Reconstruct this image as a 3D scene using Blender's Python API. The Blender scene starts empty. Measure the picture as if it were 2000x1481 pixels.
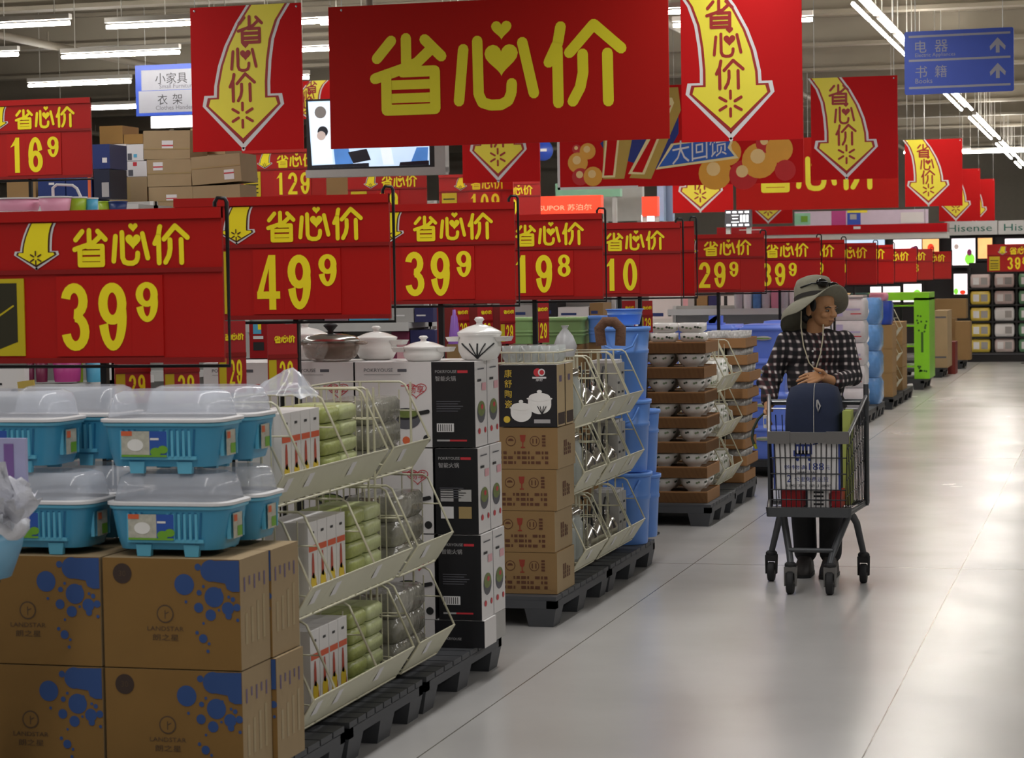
import bpy, bmesh, math, random
from mathutils import Vector, Matrix
random.seed(7)
S = bpy.context.scene
C = S.collection
PI = math.pi
# ---------------- camera ----------------
H, F = 1.62, 4400.0
CAM = Vector((0, 0, H))
yaw, pitch, roll = 0.26393078, -0.04680109, 0.0155
FW = Vector((-math.sin(yaw)*math.cos(pitch), math.cos(yaw)*math.cos(pitch), math.sin(pitch)))
R0 = Vector((math.cos(yaw), math.sin(yaw), 0))
U0 = R0.cross(FW)
RT = R0*math.cos(roll) - U0*math.sin(roll)
UP = R0*math.sin(roll) + U0*math.cos(roll)
cd = bpy.data.cameras.new('camera'); cam = bpy.data.objects.new('camera', cd); C.objects.link(cam)
cam.matrix_world = Matrix(((RT.x, UP.x, -FW.x, 0), (RT.y, UP.y, -FW.y, 0), (RT.z, UP.z, -FW.z, H), (0, 0, 0, 1)))
cd.sensor_width = 36; cd.lens = F/2000*36; cd.clip_end = 300
cd.dof.use_dof = True; cd.dof.focus_distance = 11.8; cd.dof.aperture_fstop = 9.5
S.camera = cam
# ---------------- world, lights, exposure ----------------
w = bpy.data.worlds.new('world'); S.world = w; w.use_nodes = True
w.node_tree.nodes['Background'].inputs[0].default_value = (1, .97, .93, 1)
w.node_tree.nodes['Background'].inputs[1].default_value = .08
def strip_light(x, y, l, e, along_y=True, wd=.3):
    d = bpy.data.lights.new('fluorescent_row', 'AREA'); d.shape = 'RECTANGLE'
    d.size, d.size_y = (wd, l) if along_y else (l, wd)
    d.energy = e; d.color = (1, .985, .97)
    o = bpy.data.objects.new('fluorescent_row', d); C.objects.link(o); o.location = (x, y, 4.05)
LE = 1.0
for x in (-12.5, -7.4, -2.35, 2.7):
    strip_light(x, 9.5, 20, 250*LE)
S.view_settings.view_transform = 'Standard'; S.view_settings.look = 'None'
S.view_settings.gamma = 1; S.view_settings.use_curve_mapping = False
S.view_settings.exposure = 0.12
# ---------------- helpers ----------------
def ray(px, py): return FW + RT*((px-1000)/F) + UP*((740.5-py)/F)
def at(px, py, Y):
    d = ray(px, py); return CAM + d*(Y/d.y)
def atx(px, py, X):
    d = ray(px, py); return CAM + d*(X/d.x)
def lin(h):
    out = []
    for i in (0, 2, 4):
        c = int(h[i:i+2], 16)/255
        out.append(c/12.92 if c <= .04045 else ((c+.055)/1.055)**2.4)
    return out + [1]
MATS = {}
def mat(n, h='808080', rough=.5, metal=0, var=.07, sc=9, bump=0, alpha=1, emit=0, trans=0, spec=.5):
    if n in MATS: return MATS[n]
    m = bpy.data.materials.new(n); m.use_nodes = True; MATS[n] = m
    t = m.node_tree; b = t.nodes['Principled BSDF']; L = t.links
    c = lin(h)
    tc = t.nodes.new('ShaderNodeTexCoord'); nz = t.nodes.new('ShaderNodeTexNoise')
    nz.inputs['Scale'].default_value = sc; nz.inputs['Detail'].default_value = 3
    L.new(tc.outputs['Object'], nz.inputs['Vector'])
    mx = t.nodes.new('ShaderNodeMix'); mx.data_type = 'RGBA'
    mx.inputs[6].default_value = [v*(1-var) for v in c[:3]] + [1]
    mx.inputs[7].default_value = [min(1, v*(1+var)) for v in c[:3]] + [1]
    L.new(nz.outputs['Fac'], mx.inputs[0]); L.new(mx.outputs[2], b.inputs['Base Color'])
    b.inputs['Roughness'].default_value = rough; b.inputs['Metallic'].default_value = metal
    b.inputs['Specular IOR Level'].default_value = spec
    if alpha < 1: b.inputs['Alpha'].default_value = alpha
    if trans: b.inputs['Transmission Weight'].default_value = trans
    if emit:
        L.new(mx.outputs[2], b.inputs['Emission Color']); b.inputs['Emission Strength'].default_value = emit
    if bump:
        bp = t.nodes.new('ShaderNodeBump'); bp.inputs['Strength'].default_value = bump; bp.inputs['Distance'].default_value = .01
        L.new(nz.outputs['Fac'], bp.inputs['Height']); L.new(bp.outputs['Normal'], b.inputs['Normal'])
    return m
RED = mat('sign_red', 'B0100A', .35, var=.04, sc=3)
RED2 = mat('sign_red_card', 'B6120B', .35, var=.04, sc=3)
RDK = mat('sign_rail_red', '8A0E0B', .4)
YEL = mat('sign_yellow', 'FAE61A', .45, var=.03)
YEL2 = mat('banner_yellow', 'ECDE3C', .45, var=.03)
WHT = mat('white_paint', 'DAD8D8', .5, var=.03)
BAN = mat('banner_red', 'BE1416', .65, var=.05, sc=2, spec=.15)
BANW = mat('wide_banner_red', 'A3120C', .65, var=.04, sc=2, spec=.15)
YELW = mat('wide_banner_yellow', 'D3C814', .5, var=.03)
BRED = mat('print_dark_red', '9C1712', .45)
BLK = mat('black_metal', '141516', .4, .3)
INK = mat('print_black', '1B1B1D', .6)
GRY = mat('print_grey', '55555C', .6)
CHR = mat('bright_metal', 'B9BCC0', .22, .95)
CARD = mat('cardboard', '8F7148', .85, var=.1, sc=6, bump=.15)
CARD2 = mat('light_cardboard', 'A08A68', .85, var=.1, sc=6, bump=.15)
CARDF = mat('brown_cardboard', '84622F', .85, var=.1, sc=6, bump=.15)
TRAYC = mat('tray_cardboard', '9C7249', .85, var=.1, sc=6, bump=.15)
TAPE = mat('packing_tape', 'A08A5E', .3, var=.05)
CREAM = mat('cream_wire', 'C9C5AC', .4)
RAIL = mat('cream_price_rail', 'C6C4AC', .45)
PALM = mat('grey_plastic_pallet', '46484C', .6, bump=.1)
PALD = mat('dark_plastic_pallet', '2B2D30', .6, bump=.1)
WBOX = mat('white_carton', 'D8D5D4', .5, var=.03)
KBOX = mat('black_carton', '16161A', .4)
BLUEP = mat('blue_plastic', '6684E4', .35, var=.05)
BLUEB = mat('sky_blue_plastic', '6496E6', .35, var=.05)
GREENP = mat('sage_green_plastic', '8FB574', .4, var=.05)
PORC = mat('white_porcelain', 'EAE9E5', .15, var=.02)
STEEL = mat('stainless_steel', 'B8B4AE', .2, .9)
CLEAR = mat('clear_plastic', 'DEE3EE', .10, alpha=.42, var=.03)
GLASS = mat('glassware', 'C6CCCA', .08, alpha=.62, var=.05)
FOIL = mat('plastic_wrap', 'E2E3EA', .25, bump=.8, sc=30)
class MB:
    def __init__(s):
        s.v, s.f, s.mi, s.sm, s.mats, s.M, s.smooth, s.ct = [], [], [], [], [], Matrix(), False, 0
    def k(s, m):
        if m not in s.mats: s.mats.append(m)
        return s.mats.index(m)
    def add(s, vs, fs, m):
        b = len(s.v); k = s.k(m)
        for p in vs: s.v.append(s.M @ Vector(p))
        for f in fs:
            s.f.append([b+i for i in f]); s.mi.append(k); s.sm.append(s.smooth)
    def poly(s, pts, m): s.add(pts, [list(range(len(pts)))], m)
    def box(s, x0, y0, z0, x1, y1, z1, m, tx=0, ty=0, mf=None, mr=None, mt=None):
        """tx, ty: how far the bottom is drawn in; mf, mr, mt: other material on the front (-y), the right (+x), the top"""
        v = [(x0+tx, y0+ty, z0), (x1-tx, y0+ty, z0), (x1-tx, y1-ty, z0), (x0+tx, y1-ty, z0), (x0, y0, z1), (x1, y0, z1), (x1, y1, z1), (x0, y1, z1)]
        for f, mm in (((0, 3, 2, 1), m), ((4, 5, 6, 7), mt or m), ((0, 1, 5, 4), mf or m), ((1, 2, 6, 5), mr or m), ((2, 3, 7, 6), m), ((3, 0, 4, 7), m)):
            s.add([v[i] for i in f], [(0, 1, 2, 3)], mm)
    def loft(s, rings, m, cap0=True, cap1=True, smooth=True):
        n = len(rings[0]); vs = [p for r in rings for p in r]; fs = []
        for i in range(len(rings)-1):
            for j in range(n):
                a, b = i*n+j, i*n+(j+1) % n
                fs.append((a, b, b+n, a+n))
        o = s.smooth; s.smooth = smooth; s.add(vs, fs, m); s.smooth = False
        if cap0: s.add(rings[0], [list(range(n))[::-1]], m)
        if cap1: s.add(rings[-1], [list(range(n))], m)
        s.smooth = o
    def tube(s, pts, r, m, n=6, closed=False):
        P = [Vector(p) for p in pts]; rings = []; N = len(P); up = None
        for i, p in enumerate(P):
            a = P[i-1] if i or closed else P[i]; b = P[(i+1) % N] if i < N-1 or closed else P[i]
            d = (b-a).normalized() if (b-a).length > 1e-9 else Vector((0, 0, 1))
            if up is None: up = Vector((0, 0, 1)) if abs(d.z) < .9 else Vector((1, 0, 0))
            x = d.cross(up)
            if x.length < 1e-4: x = d.cross(Vector((1, 0.3, 0)))
            x.normalize(); y = x.cross(d).normalized(); up = y
            rr = r[i] if isinstance(r, (list, tuple)) else r
            rings.append([p + x*(rr*math.cos(2*PI*k/n)) + y*(rr*math.sin(2*PI*k/n)) for k in range(n)])
        if closed: rings.append(rings[0])
        s.loft(rings, m, not closed, not closed)
    def lathe(s, prof, m, cx=0, cy=0, z=0, n=20, sx=1, sy=1):
        rings = [[(cx+r*sx*math.cos(2*PI*k/n), cy+r*sy*math.sin(2*PI*k/n), z+h) for k in range(n)] for r, h in prof]
        s.loft(rings, m, prof[0][0] > 1e-4, prof[-1][0] > 1e-4)
    def ell(s, c, r, m, n=16, rot=None):
        rings = []
        for i in range(1, n//2+2):
            a = -PI/2 + PI*(i-.5)/(n//2+1)
            rings.append([(r[0]*math.cos(a)*math.cos(2*PI*k/n), r[1]*math.cos(a)*math.sin(2*PI*k/n), r[2]*math.sin(a)) for k in range(n)])
        T = Matrix.Translation(Vector(c)) @ (rot.to_4x4() if rot else Matrix())
        s.loft([[T @ Vector(p) for p in q] for q in rings], m)
    def disc(s, x, z, r, m, y=0, n=16, rz=None):
        s.poly([(x+r*math.cos(2*PI*k/n), y, z+(rz or r)*math.sin(2*PI*k/n)) for k in range(n)], m)
    def rect(s, x0, z0, x1, z1, m, y=0): s.poly([(x0, y, z0), (x1, y, z0), (x1, y, z1), (x0, y, z1)], m)
    def stroke(s, pts, w, m, y=0, cap=True, n=10):
        for i in range(len(pts)-1):
            a, b = Vector(pts[i]), Vector(pts[i+1]); d = b-a
            if d.length < 1e-9: continue
            p = Vector((-d.y, d.x)).normalized()*(w/2)
            s.ct = (s.ct+1) % 25; s.poly([(q.x, y-s.ct*.0001, q.y) for q in (a-p, b-p, b+p, a+p)], m)
        for i, a in enumerate(pts):
            if cap or 0 < i < len(pts)-1: s.ct = (s.ct+1) % 25; s.disc(a[0], a[1], w/2, m, y-s.ct*.0001, n)
    def text(s, t, x, z, h, m, y=0, align='L', wd=None):
        vs, fs, (a0, b0, a1, b1) = TXT[t]
        k = h/(b1-b0); kx = wd/(a1-a0) if wd else k
        ox = {'L': 0, 'C': (a1-a0)*kx/2, 'R': (a1-a0)*kx}[align]
        s.add([(x+(p[0]-a0)*kx-ox, y, z+(p[1]-b0)*k) for p in vs], fs, m)
    def build(s, name, parent=None, loc=(0, 0, 0), rot=0, bevel=0, mods=None):
        me = bpy.data.meshes.new(name); me.from_pydata([tuple(p) for p in s.v], [], s.f)
        for m in s.mats: me.materials.append(m)
        me.polygons.foreach_set('material_index', s.mi); me.polygons.foreach_set('use_smooth', s.sm); me.update()
        o = bpy.data.objects.new(name, me); C.objects.link(o); o.location = loc; o.rotation_euler = (0, 0, rot)
        if parent: o.parent = parent
        if bevel:
            b = o.modifiers.new('bevel', 'BEVEL'); b.width = bevel; b.segments = 2; b.limit_method = 'ANGLE'; b.angle_limit = .8
        return o
def thing(name, label, cat, loc=(0, 0, 0), rot=0, group=None):
    o = bpy.data.objects.new(name, None); C.objects.link(o); o.location = loc; o.rotation_euler = (0, 0, rot); o.empty_display_size = .1
    return tag(o, label, cat, group)
def tag(o, label, cat, group=None, kind=None):
    o['label'] = label; o['category'] = cat
    if group: o['group'] = group
    if kind: o['kind'] = kind
    return o
def struct(o): o['kind'] = 'structure'; return o
def dup(root, loc, label, rot=None, group=None):
    r = root.copy(); C.objects.link(r); r.location = loc; r['label'] = label
    if rot is not None: r.rotation_euler = (0, 0, rot)
    if group: r['group'] = group
    for ch in root.children:
        c = ch.copy(); C.objects.link(c); c.parent = r
        for g in ch.children:
            d = g.copy(); C.objects.link(d); d.parent = c
    return r
ORD = ['first', 'second', 'third', 'fourth', 'fifth', 'sixth', 'seventh', 'eighth', 'ninth', 'tenth', 'eleventh', 'twelfth']
# lettering outlines, taken once from Blender's own font
TXT = {}
def load_texts(L):
    obs = []
    for t in L:
        c = bpy.data.curves.new('t', 'FONT'); c.body = t; c.resolution_u = 2; c.fill_mode = 'FRONT'; c.align_x = 'LEFT'
        o = bpy.data.objects.new('t', c); C.objects.link(o); obs.append((t, o, c))
    bpy.context.view_layer.update(); dg = bpy.context.evaluated_depsgraph_get()
    for t, o, c in obs:
        me = bpy.data.meshes.new_from_object(o.evaluated_get(dg))
        vs = [(v.co.x, v.co.y) for v in me.vertices]; fs = [list(p.vertices) for p in me.polygons]
        xs = [v[0] for v in vs] or [0, 1]; ys = [v[1] for v in vs] or [0, 1]
        TXT[t] = (vs, fs, (min(xs), min(ys), max(xs), max(ys)))
        bpy.data.meshes.remove(me); bpy.data.objects.remove(o); bpy.data.curves.remove(c)
load_texts(['电', '器', '书', '籍', '小家具', '衣', '架', 'Small Furniture', 'Clothes Handers', 'Electric Appliances', 'Books', '大回馈', '康', '舒', '陶', '瓷',
            'POKRYOUSE', '畅享', '智能火锅', '188', '2', 'SUPOR 苏泊尔', 'Hisense', '30', '元', 'LANDSTAR', '朗之星', '三', '公里免费送货', '购物满', '精选', '送货到家', '生活小常识', 'FOSS', '17', '康舒', '100',
            '小心轻放', '易碎物品'])
def rrect(hx, hy, r, z, n=5, cx=0, cy=0):
    out = []
    for sx, sy, a0 in ((1, 1, 0), (-1, 1, PI/2), (-1, -1, PI), (1, -1, 1.5*PI)):
        for i in range(n+1):
            a = a0 + PI/2*i/n
            out.append((cx+sx*(hx-r)+r*math.cos(a), cy+sy*(hy-r)+r*math.sin(a), z))
    return out
def heart(cx, cz, w, h):
    out = []
    for i in range(28):
        t = 2*PI*i/28
        x = 16*math.sin(t)**3; z = 13*math.cos(t)-5*math.cos(2*t)-2*math.cos(3*t)-math.cos(4*t)
        out.append((cx+x/32*w, cz+(z+2.5)/29*h))
    return out
# ---------------- setting ----------------
def floor_mat():
    m = bpy.data.materials.new('polished_floor'); m.use_nodes = True; t = m.node_tree; b = t.nodes['Principled BSDF']; L = t.links
    tc = t.nodes.new('ShaderNodeTexCoord'); sp = t.nodes.new('ShaderNodeSeparateXYZ'); L.new(tc.outputs['Object'], sp.inputs[0])
    def line(axis, off, step, wd):
        a = t.nodes.new('ShaderNodeMath'); a.operation = 'ADD'; a.inputs[1].default_value = off+100*step; L.new(sp.outputs[axis], a.inputs[0])
        d = t.nodes.new('ShaderNodeMath'); d.operation = 'MODULO'; d.inputs[1].default_value = step; L.new(a.outputs[0], d.inputs[0])
        c = t.nodes.new('ShaderNodeMath'); c.operation = 'LESS_THAN'; c.inputs[1].default_value = wd; L.new(d.outputs[0], c.inputs[0])
        return c
    lx, ly = line(0, 2.285, 1.455, .006), line(1, -12.23, 7.1, .012)
    mx = t.nodes.new('ShaderNodeMath'); mx.operation = 'MAXIMUM'; L.new(lx.outputs[0], mx.inputs[0]); L.new(ly.outputs[0], mx.inputs[1])
    n1 = t.nodes.new('ShaderNodeTexNoise'); n1.inputs['Scale'].default_value = 1.1; n1.inputs['Detail'].default_value = 6; L.new(tc.outputs['Object'], n1.inputs['Vector'])
    cr = t.nodes.new('ShaderNodeMix'); cr.data_type = 'RGBA'; cr.inputs[6].default_value = (.385, .375, .365, 1); cr.inputs[7].default_value = (.47, .46, .45, 1)
    L.new(n1.outputs['Fac'], cr.inputs[0])
    c2 = t.nodes.new('ShaderNodeMix'); c2.data_type = 'RGBA'; c2.inputs[7].default_value = (.12, .11, .10, 1)
    L.new(mx.outputs[0], c2.inputs[0]); L.new(cr.outputs[2], c2.inputs[6]); L.new(c2.outputs[2], b.inputs['Base Color'])
    rr = t.nodes.new('ShaderNodeMapRange'); rr.inputs[3].default_value = .17; rr.inputs[4].default_value = .32; L.new(n1.outputs['Fac'], rr.inputs[0]); L.new(rr.outputs[0], b.inputs['Roughness'])
    n2 = t.nodes.new('ShaderNodeTexNoise'); n2.inputs['Scale'].default_value = 2.2; n2.inputs['Detail'].default_value = 2; L.new(tc.outputs['Object'], n2.inputs['Vector'])
    bp = t.nodes.new('ShaderNodeBump'); bp.inputs['Strength'].default_value = .12; bp.inputs['Distance'].default_value = .02
    L.new(n2.outputs['Fac'], bp.inputs['Height']); L.new(bp.outputs['Normal'], b.inputs['Normal'])
    return m
XL, XR, YB, YF, ZC = -34, 9, 66, -8, 5.2
b = MB(); b.box(XL, YF, -.2, XR, YB, 0, floor_mat()); struct(b.build('floor'))
CEIL = mat('ceiling_deck', 'B4AC9C', .7, var=.12, sc=1.5)
BEAM = mat('ceiling_steel', '8A8274', .6, var=.1, sc=2)
b = MB(); y = YF
while y < YB:
    b.poly([(XL, y, ZC), (XR, y, ZC), (XR, y+.35, ZC), (XL, y+.35, ZC)], CEIL)
    b.poly([(XL, y+.35, ZC), (XR, y+.35, ZC), (XR, y+.42, ZC+.12), (XL, y+.42, ZC+.12)], CEIL)
    b.poly([(XL, y+.42, ZC+.12), (XR, y+.42, ZC+.12), (XR, y+.68, ZC+.12), (XL, y+.68, ZC+.12)], CEIL)
    b.poly([(XL, y+.68, ZC+.12), (XR, y+.68, ZC+.12), (XR, y+.75, ZC), (XL, y+.75, ZC)], CEIL)
    y += .75
b.box(XL, YF, ZC+.13, XR, YB, ZC+.2, CEIL); struct(b.build('ceiling'))
b = MB()
for y in range(16, 64, 4):
    b.box(XL, y-.12, ZC-.05, XR, y+.12, ZC, BEAM); b.box(XL, y-.02, ZC-.4, XR, y+.02, ZC-.05, BEAM); b.box(XL, y-.12, ZC-.45, XR, y+.12, ZC-.4, BEAM)
struct(b.build('trim_1'))
b = MB()
for x in (-27, -20, -13, -5.2, -.2, 4.8):
    b.tube([(x, 14, ZC-.62), (x, 64, ZC-.62)], .05, BEAM, 8)
    for y in range(18, 64, 4): b.tube([(x, y, ZC-.62), (x, y, ZC-.45)], .012, BEAM, 5)
struct(b.build('trim_2'))
WALL = mat('wall_paint', 'B4AFA4', .8)
b = MB(); b.box(XL, YB, 0, XR, YB+.2, ZC+.2, WALL); struct(b.build('wall_back'))
b = MB(); b.box(XL-.2, YF, 0, XL, YB, ZC+.2, WALL); struct(b.build('wall_left'))
b = MB(); b.box(XR, YF, 0, XR+.2, YB, ZC+.2, WALL); struct(b.build('wall_right'))
b = MB(); b.box(XL, YF-.2, 0, XR, YF, ZC+.2, WALL); struct(b.build('wall_front'))
# fluorescent battens
TUBE = mat('lit_tube', 'FFFAF2', .4, emit=55, var=0)
HOUS = mat('light_housing', 'B9B6AF', .5)
def batten(twin):
    t = thing('ceiling_light', 'x', 'light', (0, 0, 0), 0, 'fluorescent ceiling lights')
    b = MB(); q = .75 if twin else .72; b.box(-q, -.035, .07, q, .035, .12, HOUS)
    for x in (-.55, .55): b.tube([(x, 0, .12), (x, 0, ZC-4.1+.01)], .006, HOUS, 4)
    b.build('housing', t)
    for s in ((-.08, .08) if twin else (0,)):
        b = MB(); b.tube([(.01-q, s, .03), (q-.01, s, .03)], .02 if twin else .022, TUBE, 6); b.build('tube', t)
    return t
ltr, lts, lta = batten(True), batten(False), None
def place(px, py, lab, rot=0, z=4.1):
    global lta
    d = ray(px, py); p = CAM + d*((z-H)/d.z)
    if lta is None:
        lta = lts; lts.location = (p.x, p.y, z); lts.rotation_euler = (0, 0, rot); lts['label'] = lab; return
    dup(lts, (p.x, p.y, z), lab, rot)
for px, py, nm in ((7, 57, 'top row at the left edge'), (338, 53, 'top row just left of the left arrow banner'), (-78, 116, 'second row, only its right end in the picture'), (235, 112, 'second row above the white direction sign'), (155, 168, 'third row left of the white direction sign'),
        (185, 216, 'fourth row right of the high 16 9 sign'), (615, 102, 'in the gap between the left arrow banner and the wide banner'), (620, 48, 'added in the top row behind the left arrow banner'), (500, 107, 'added in the second row behind the left arrow banner'), (500, 160, 'added in the third row behind the left arrow banner'), (480, 210, 'added in the fourth row behind the left arrow banner'),
        (760, 45, 'added in the top row behind the wide banner, left part'), (1000, 40, 'added in the top row behind the wide banner, middle'), (1200, 35, 'added in the top row behind the wide banner, right part'), (800, 150, 'added in the third row behind the wide banner, left part'), (1000, 148, 'added in the third row behind the wide banner, middle'), (1180, 145, 'added in the third row behind the wide banner, right part'), (1450, 50, 'added in the top row behind the right arrow banner'), (1450, 140, 'added in the third row behind the right arrow banner'), (1000, 215, 'added in the fourth row behind the wide banner')):  # battens behind the banners are added to light the far store
    place(px, py, 'fluorescent light, '+nm)
p0 = 22.4
for i in range(22):
    y = p0 + i*1.72
    if i == 0: ltr.location = (-2.36, y, 4.1); ltr.rotation_euler = (0, 0, PI/2); ltr['label'] = 'twin tube light, nearest one in the row running along the aisle'
    elif i < 4 or i % 5 != 4:
        dup(ltr, (-2.36, y, 4.1), 'twin tube light, %s from the front in the row running along the aisle' % (ORD[i] if i < 12 else 'number %d' % (i+1)), PI/2)
for i, (px, py) in enumerate([(1830, 299), (1945, 299), (1310, 299)]):
    place(px, py, 'fluorescent light set across the far aisle, %s' % ['left of the far junction', 'right of the far junction', 'seen between two red banners'][i])
for y in (24, 30, 37, 45, 54):  # two unseen lamp rows, added to brighten the far end and bedding shelf
    dup(ltr, (.2, y-2, 4.1), 'added fluorescent light out of view to the right, %d m back' % (y-2), PI/2); dup(ltr, (3.2, y, 4.1), 'added unseen fluorescent light beyond the right edge of the aisle, %d m back' % y, PI/2)
# ---------------- slogan lettering (drawn from strokes) ----------------
GL = {
 'a': (350, 190, 775, 620, [[(470, 225), (390, 315)], [(552, 215), (552, 375)], [(655, 225), (745, 315)], [(690, 275), (610, 345), (520, 378), (378, 420)],
      [(530, 390), (708, 390), (708, 588), (440, 588), (440, 400)]], [(455, 702, 457), (455, 702, 527)]),
 'b': (810, 150, 1270, 605, [[(865, 285), (838, 553)], [(942, 245), (945, 520), (965, 565), (1010, 580), (1065, 580), (1105, 560), (1122, 520), (1125, 472)], [(1185, 262), (1243, 525)]], []),
 'c': (1300, 155, 1735, 605, [[(1390, 190), (1375, 270), (1325, 370)], [(1371, 300), (1373, 580)], [(1435, 325), (1565, 185), (1708, 312)], [(1505, 335), (1506, 430), (1490, 505), (1450, 575)], [(1636, 335), (1638, 580)]], []),
}
def glyph(b, ch, fx, fz, sc, m, y, wt=57):
    x0, y0, x1, y1, st, bars = GL[ch]
    T = lambda p: (fx(p[0], p[1]), fz(p[0], p[1]))
    for s in st: b.stroke([T(p) for p in s], wt*sc, m, y)
    for a, c, z in bars: b.stroke([T((a, z)), T((c, z))], 50*sc, m, y, cap=False)
    if ch == 'b':
        for cx, cz, w, h in ((1070, 350, 180, 165), (1073, 195, 110, 98)):
            b.poly([(p[0], y, p[1]) for p in heart(*T((cx, cz)), w*sc, h*sc)], m)
def slogan(b, x0, x1, zc, m, y, wt=57):
    k = (x1-x0)/1385
    for ch in 'abc': glyph(b, ch, lambda X, Z: x0+(X-350)*k, lambda X, Z: zc-(Z-385)*k, k, m, y, wt)
def ringarc(b, cx, cz, rx, rz, tx, tz, a0, a1, m, y, n=14):
    for i in range(n):
        A, B = [math.radians(a0+(a1-a0)*(i+d)/n) for d in (0, 1)]
        b.poly([(cx+rx*math.cos(A), y, cz+rz*math.sin(A)), (cx+rx*math.cos(B), y, cz+rz*math.sin(B)),
                (cx+(rx-tx)*math.cos(B), y, cz+(rz-tz)*math.sin(B)), (cx+(rx-tx)*math.cos(A), y, cz+(rz-tz)*math.sin(A))], m)
def digit(b, d, x, z, w, h, m, y):
    """d drawn into the box x..x+w, z..z+h"""
    tx, tz = .33*w, .145*h; c = x+w/2; P = lambda *p: b.poly([(x+u*w, y, z+v*h) for u, v in p], m)
    if d == '0': ringarc(b, c, z+h/2, w/2, h/2, tx, tz, 0, 360, m, y, 24)
    elif d == '1': P((.38, 0), (.72, 0), (.72, 1), (.46, 1), (.38, .9)); y -= .0003; P((.08, .72), (.38, .78), (.5, 1), (.38, .92))
    elif d == '9' or d == '6':
        q = 1 if d == '9' else -1; cz = z+h/2
        ringarc(b, c, cz+q*h*.19, w/2, h*.31, tx, tz, 0, 360, m, y, 22)
        ringarc(b, c, cz, w/2, h/2, tx, tz, -165 if q > 0 else 15, 12 if q > 0 else 192, m, y-.0003, 14)
    elif d == '8':
        ringarc(b, c, z+h*.73, w*.46, h*.27, tx*.95, tz*.9, 0, 360, m, y, 20); ringarc(b, c, z+h*.29, w/2, h*.29, tx, tz*.95, 0, 360, m, y-.0003, 20)
    elif d == '3':
        ringarc(b, c-.02*w, z+h*.735, w*.48, h*.265, tx, tz, -95, 170, m, y); ringarc(b, c, z+h*.285, w/2, h*.285, tx, tz, -170, 95, m, y-.0003)
    elif d == '2':
        ringarc(b, c, z+h*.69, w/2, h*.31, tx, tz, -35, 175, m, y); y -= .0003; P((0, 0), (0, .1), (.62, .55), (.93, .53), (.42, .14), (1, .14), (1, 0))
    elif d == '4': P((.52, 0), (.82, 0), (.82, 1), (.52, 1)); y -= .0003; P((0, .2), (1, .2), (1, .335), (0, .335)); y -= .0003; P((0, .3), (.26, .3), (.66, .99), (.52, 1))
    elif d == '5': P((.1, .86), (.95, .86), (.95, 1), (.1, 1)); P((.1, .45), (.36, .5), (.36, 1), (.1, 1)); ringarc(b, c, z+h*.32, w/2, h*.32, tx, tz, -165, 130, m, y)
    elif d == '7': P((0, .86), (1, .86), (1, 1), (0, 1)); P((.25, 0), (.58, 0), (1, .88), (.68, .88))
# arrow outline in units of its own box: u from 0 to 1 across, v from 0 (tip) up to 1 (tail)
def arrow_pts(grow=0, bend=1):
    L = [(.72, 1.0), (.54, .87), (.36, .70), (.25, .55), (.185, .40), (.175, .30)]
    Rr = [(.905, .30), (.905, .42), (.93, .58), (.98, .74), (1.08, .88), (1.24, 1.0)]
    g = grow; L = [(.175+(u-.175)*bend+.12*(1-bend)*(v-.3), v) for u, v in L]; Rr = [(.905+(u-.905)*bend, v) for u, v in Rr]
    L = [(u-g, v) for u, v in L]; Rr = [(u+g, v) for u, v in Rr]
    return L, [(.04-g*1.2, .30+g*.35), (.01-g*1.2, .25)], (.545, 0-g*1.0), [(1.10+g*1.2, .25), (1.07+g*1.2, .30+g*.35)], Rr
def arrow(b, x0, z0, w, h, y, mirror=False, letters=True, outline=True, yel=None, red=None):
    yel = yel or YEL2; red = red or BRED
    X = lambda u: x0+w*((1-u) if mirror else u)
    def layer(g, m, yy):
        L, a, tip, c, Rr = arrow_pts(g, 1 if letters else .42)
        n = len(L)
        for i in range(n-1):
            b.poly([(X(u), yy, z0+h*v) for u, v in (L[i], L[i+1], Rr[n-2-i], Rr[n-1-i])], m)
        hd = [a[0], a[1], tip, c[0], c[1]]
        b.poly([(X(u), yy-.0002, z0+h*v) for u, v in hd], m)
        if g: b.disc(X(tip[0]), z0+h*tip[1]+.004, g*w*.35, m, yy-.0002, 10)
    if outline: layer(.085 if letters else .11, WHT, y); layer(.038 if letters else .05, red, y-.0012)
    layer(0, yel, y-.0024)
    yy = y-.0036
    cx, cz = X(.545), z0+h*.175; r0, r1 = w*.075, w*.18
    for i in range(6):
        a = PI/2+i*PI/3; b.stroke([(cx+r0*math.cos(a), cz+r0*math.sin(a)), (cx+r1*math.cos(a), cz+r1*math.sin(a))], w*.042, red, yy)
    if letters:
        for ch, u, v, s in (('a', .69, .815, .43), ('b', .58, .61, .44), ('c', .55, .385, .44)):
            g = GL[ch]; k = s*w/(g[2]-g[0]); mx, mz = (g[0]+g[2])/2, (g[1]+g[3])/2
            glyph(b, ch, lambda XX, ZZ: X(u)+(XX-mx)*k, lambda XX, ZZ: z0+h*v-(ZZ-mz)*k, k, red, yy, 46)
CORD = mat('hanging_wire', '9A9A98', .4, .6)
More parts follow.
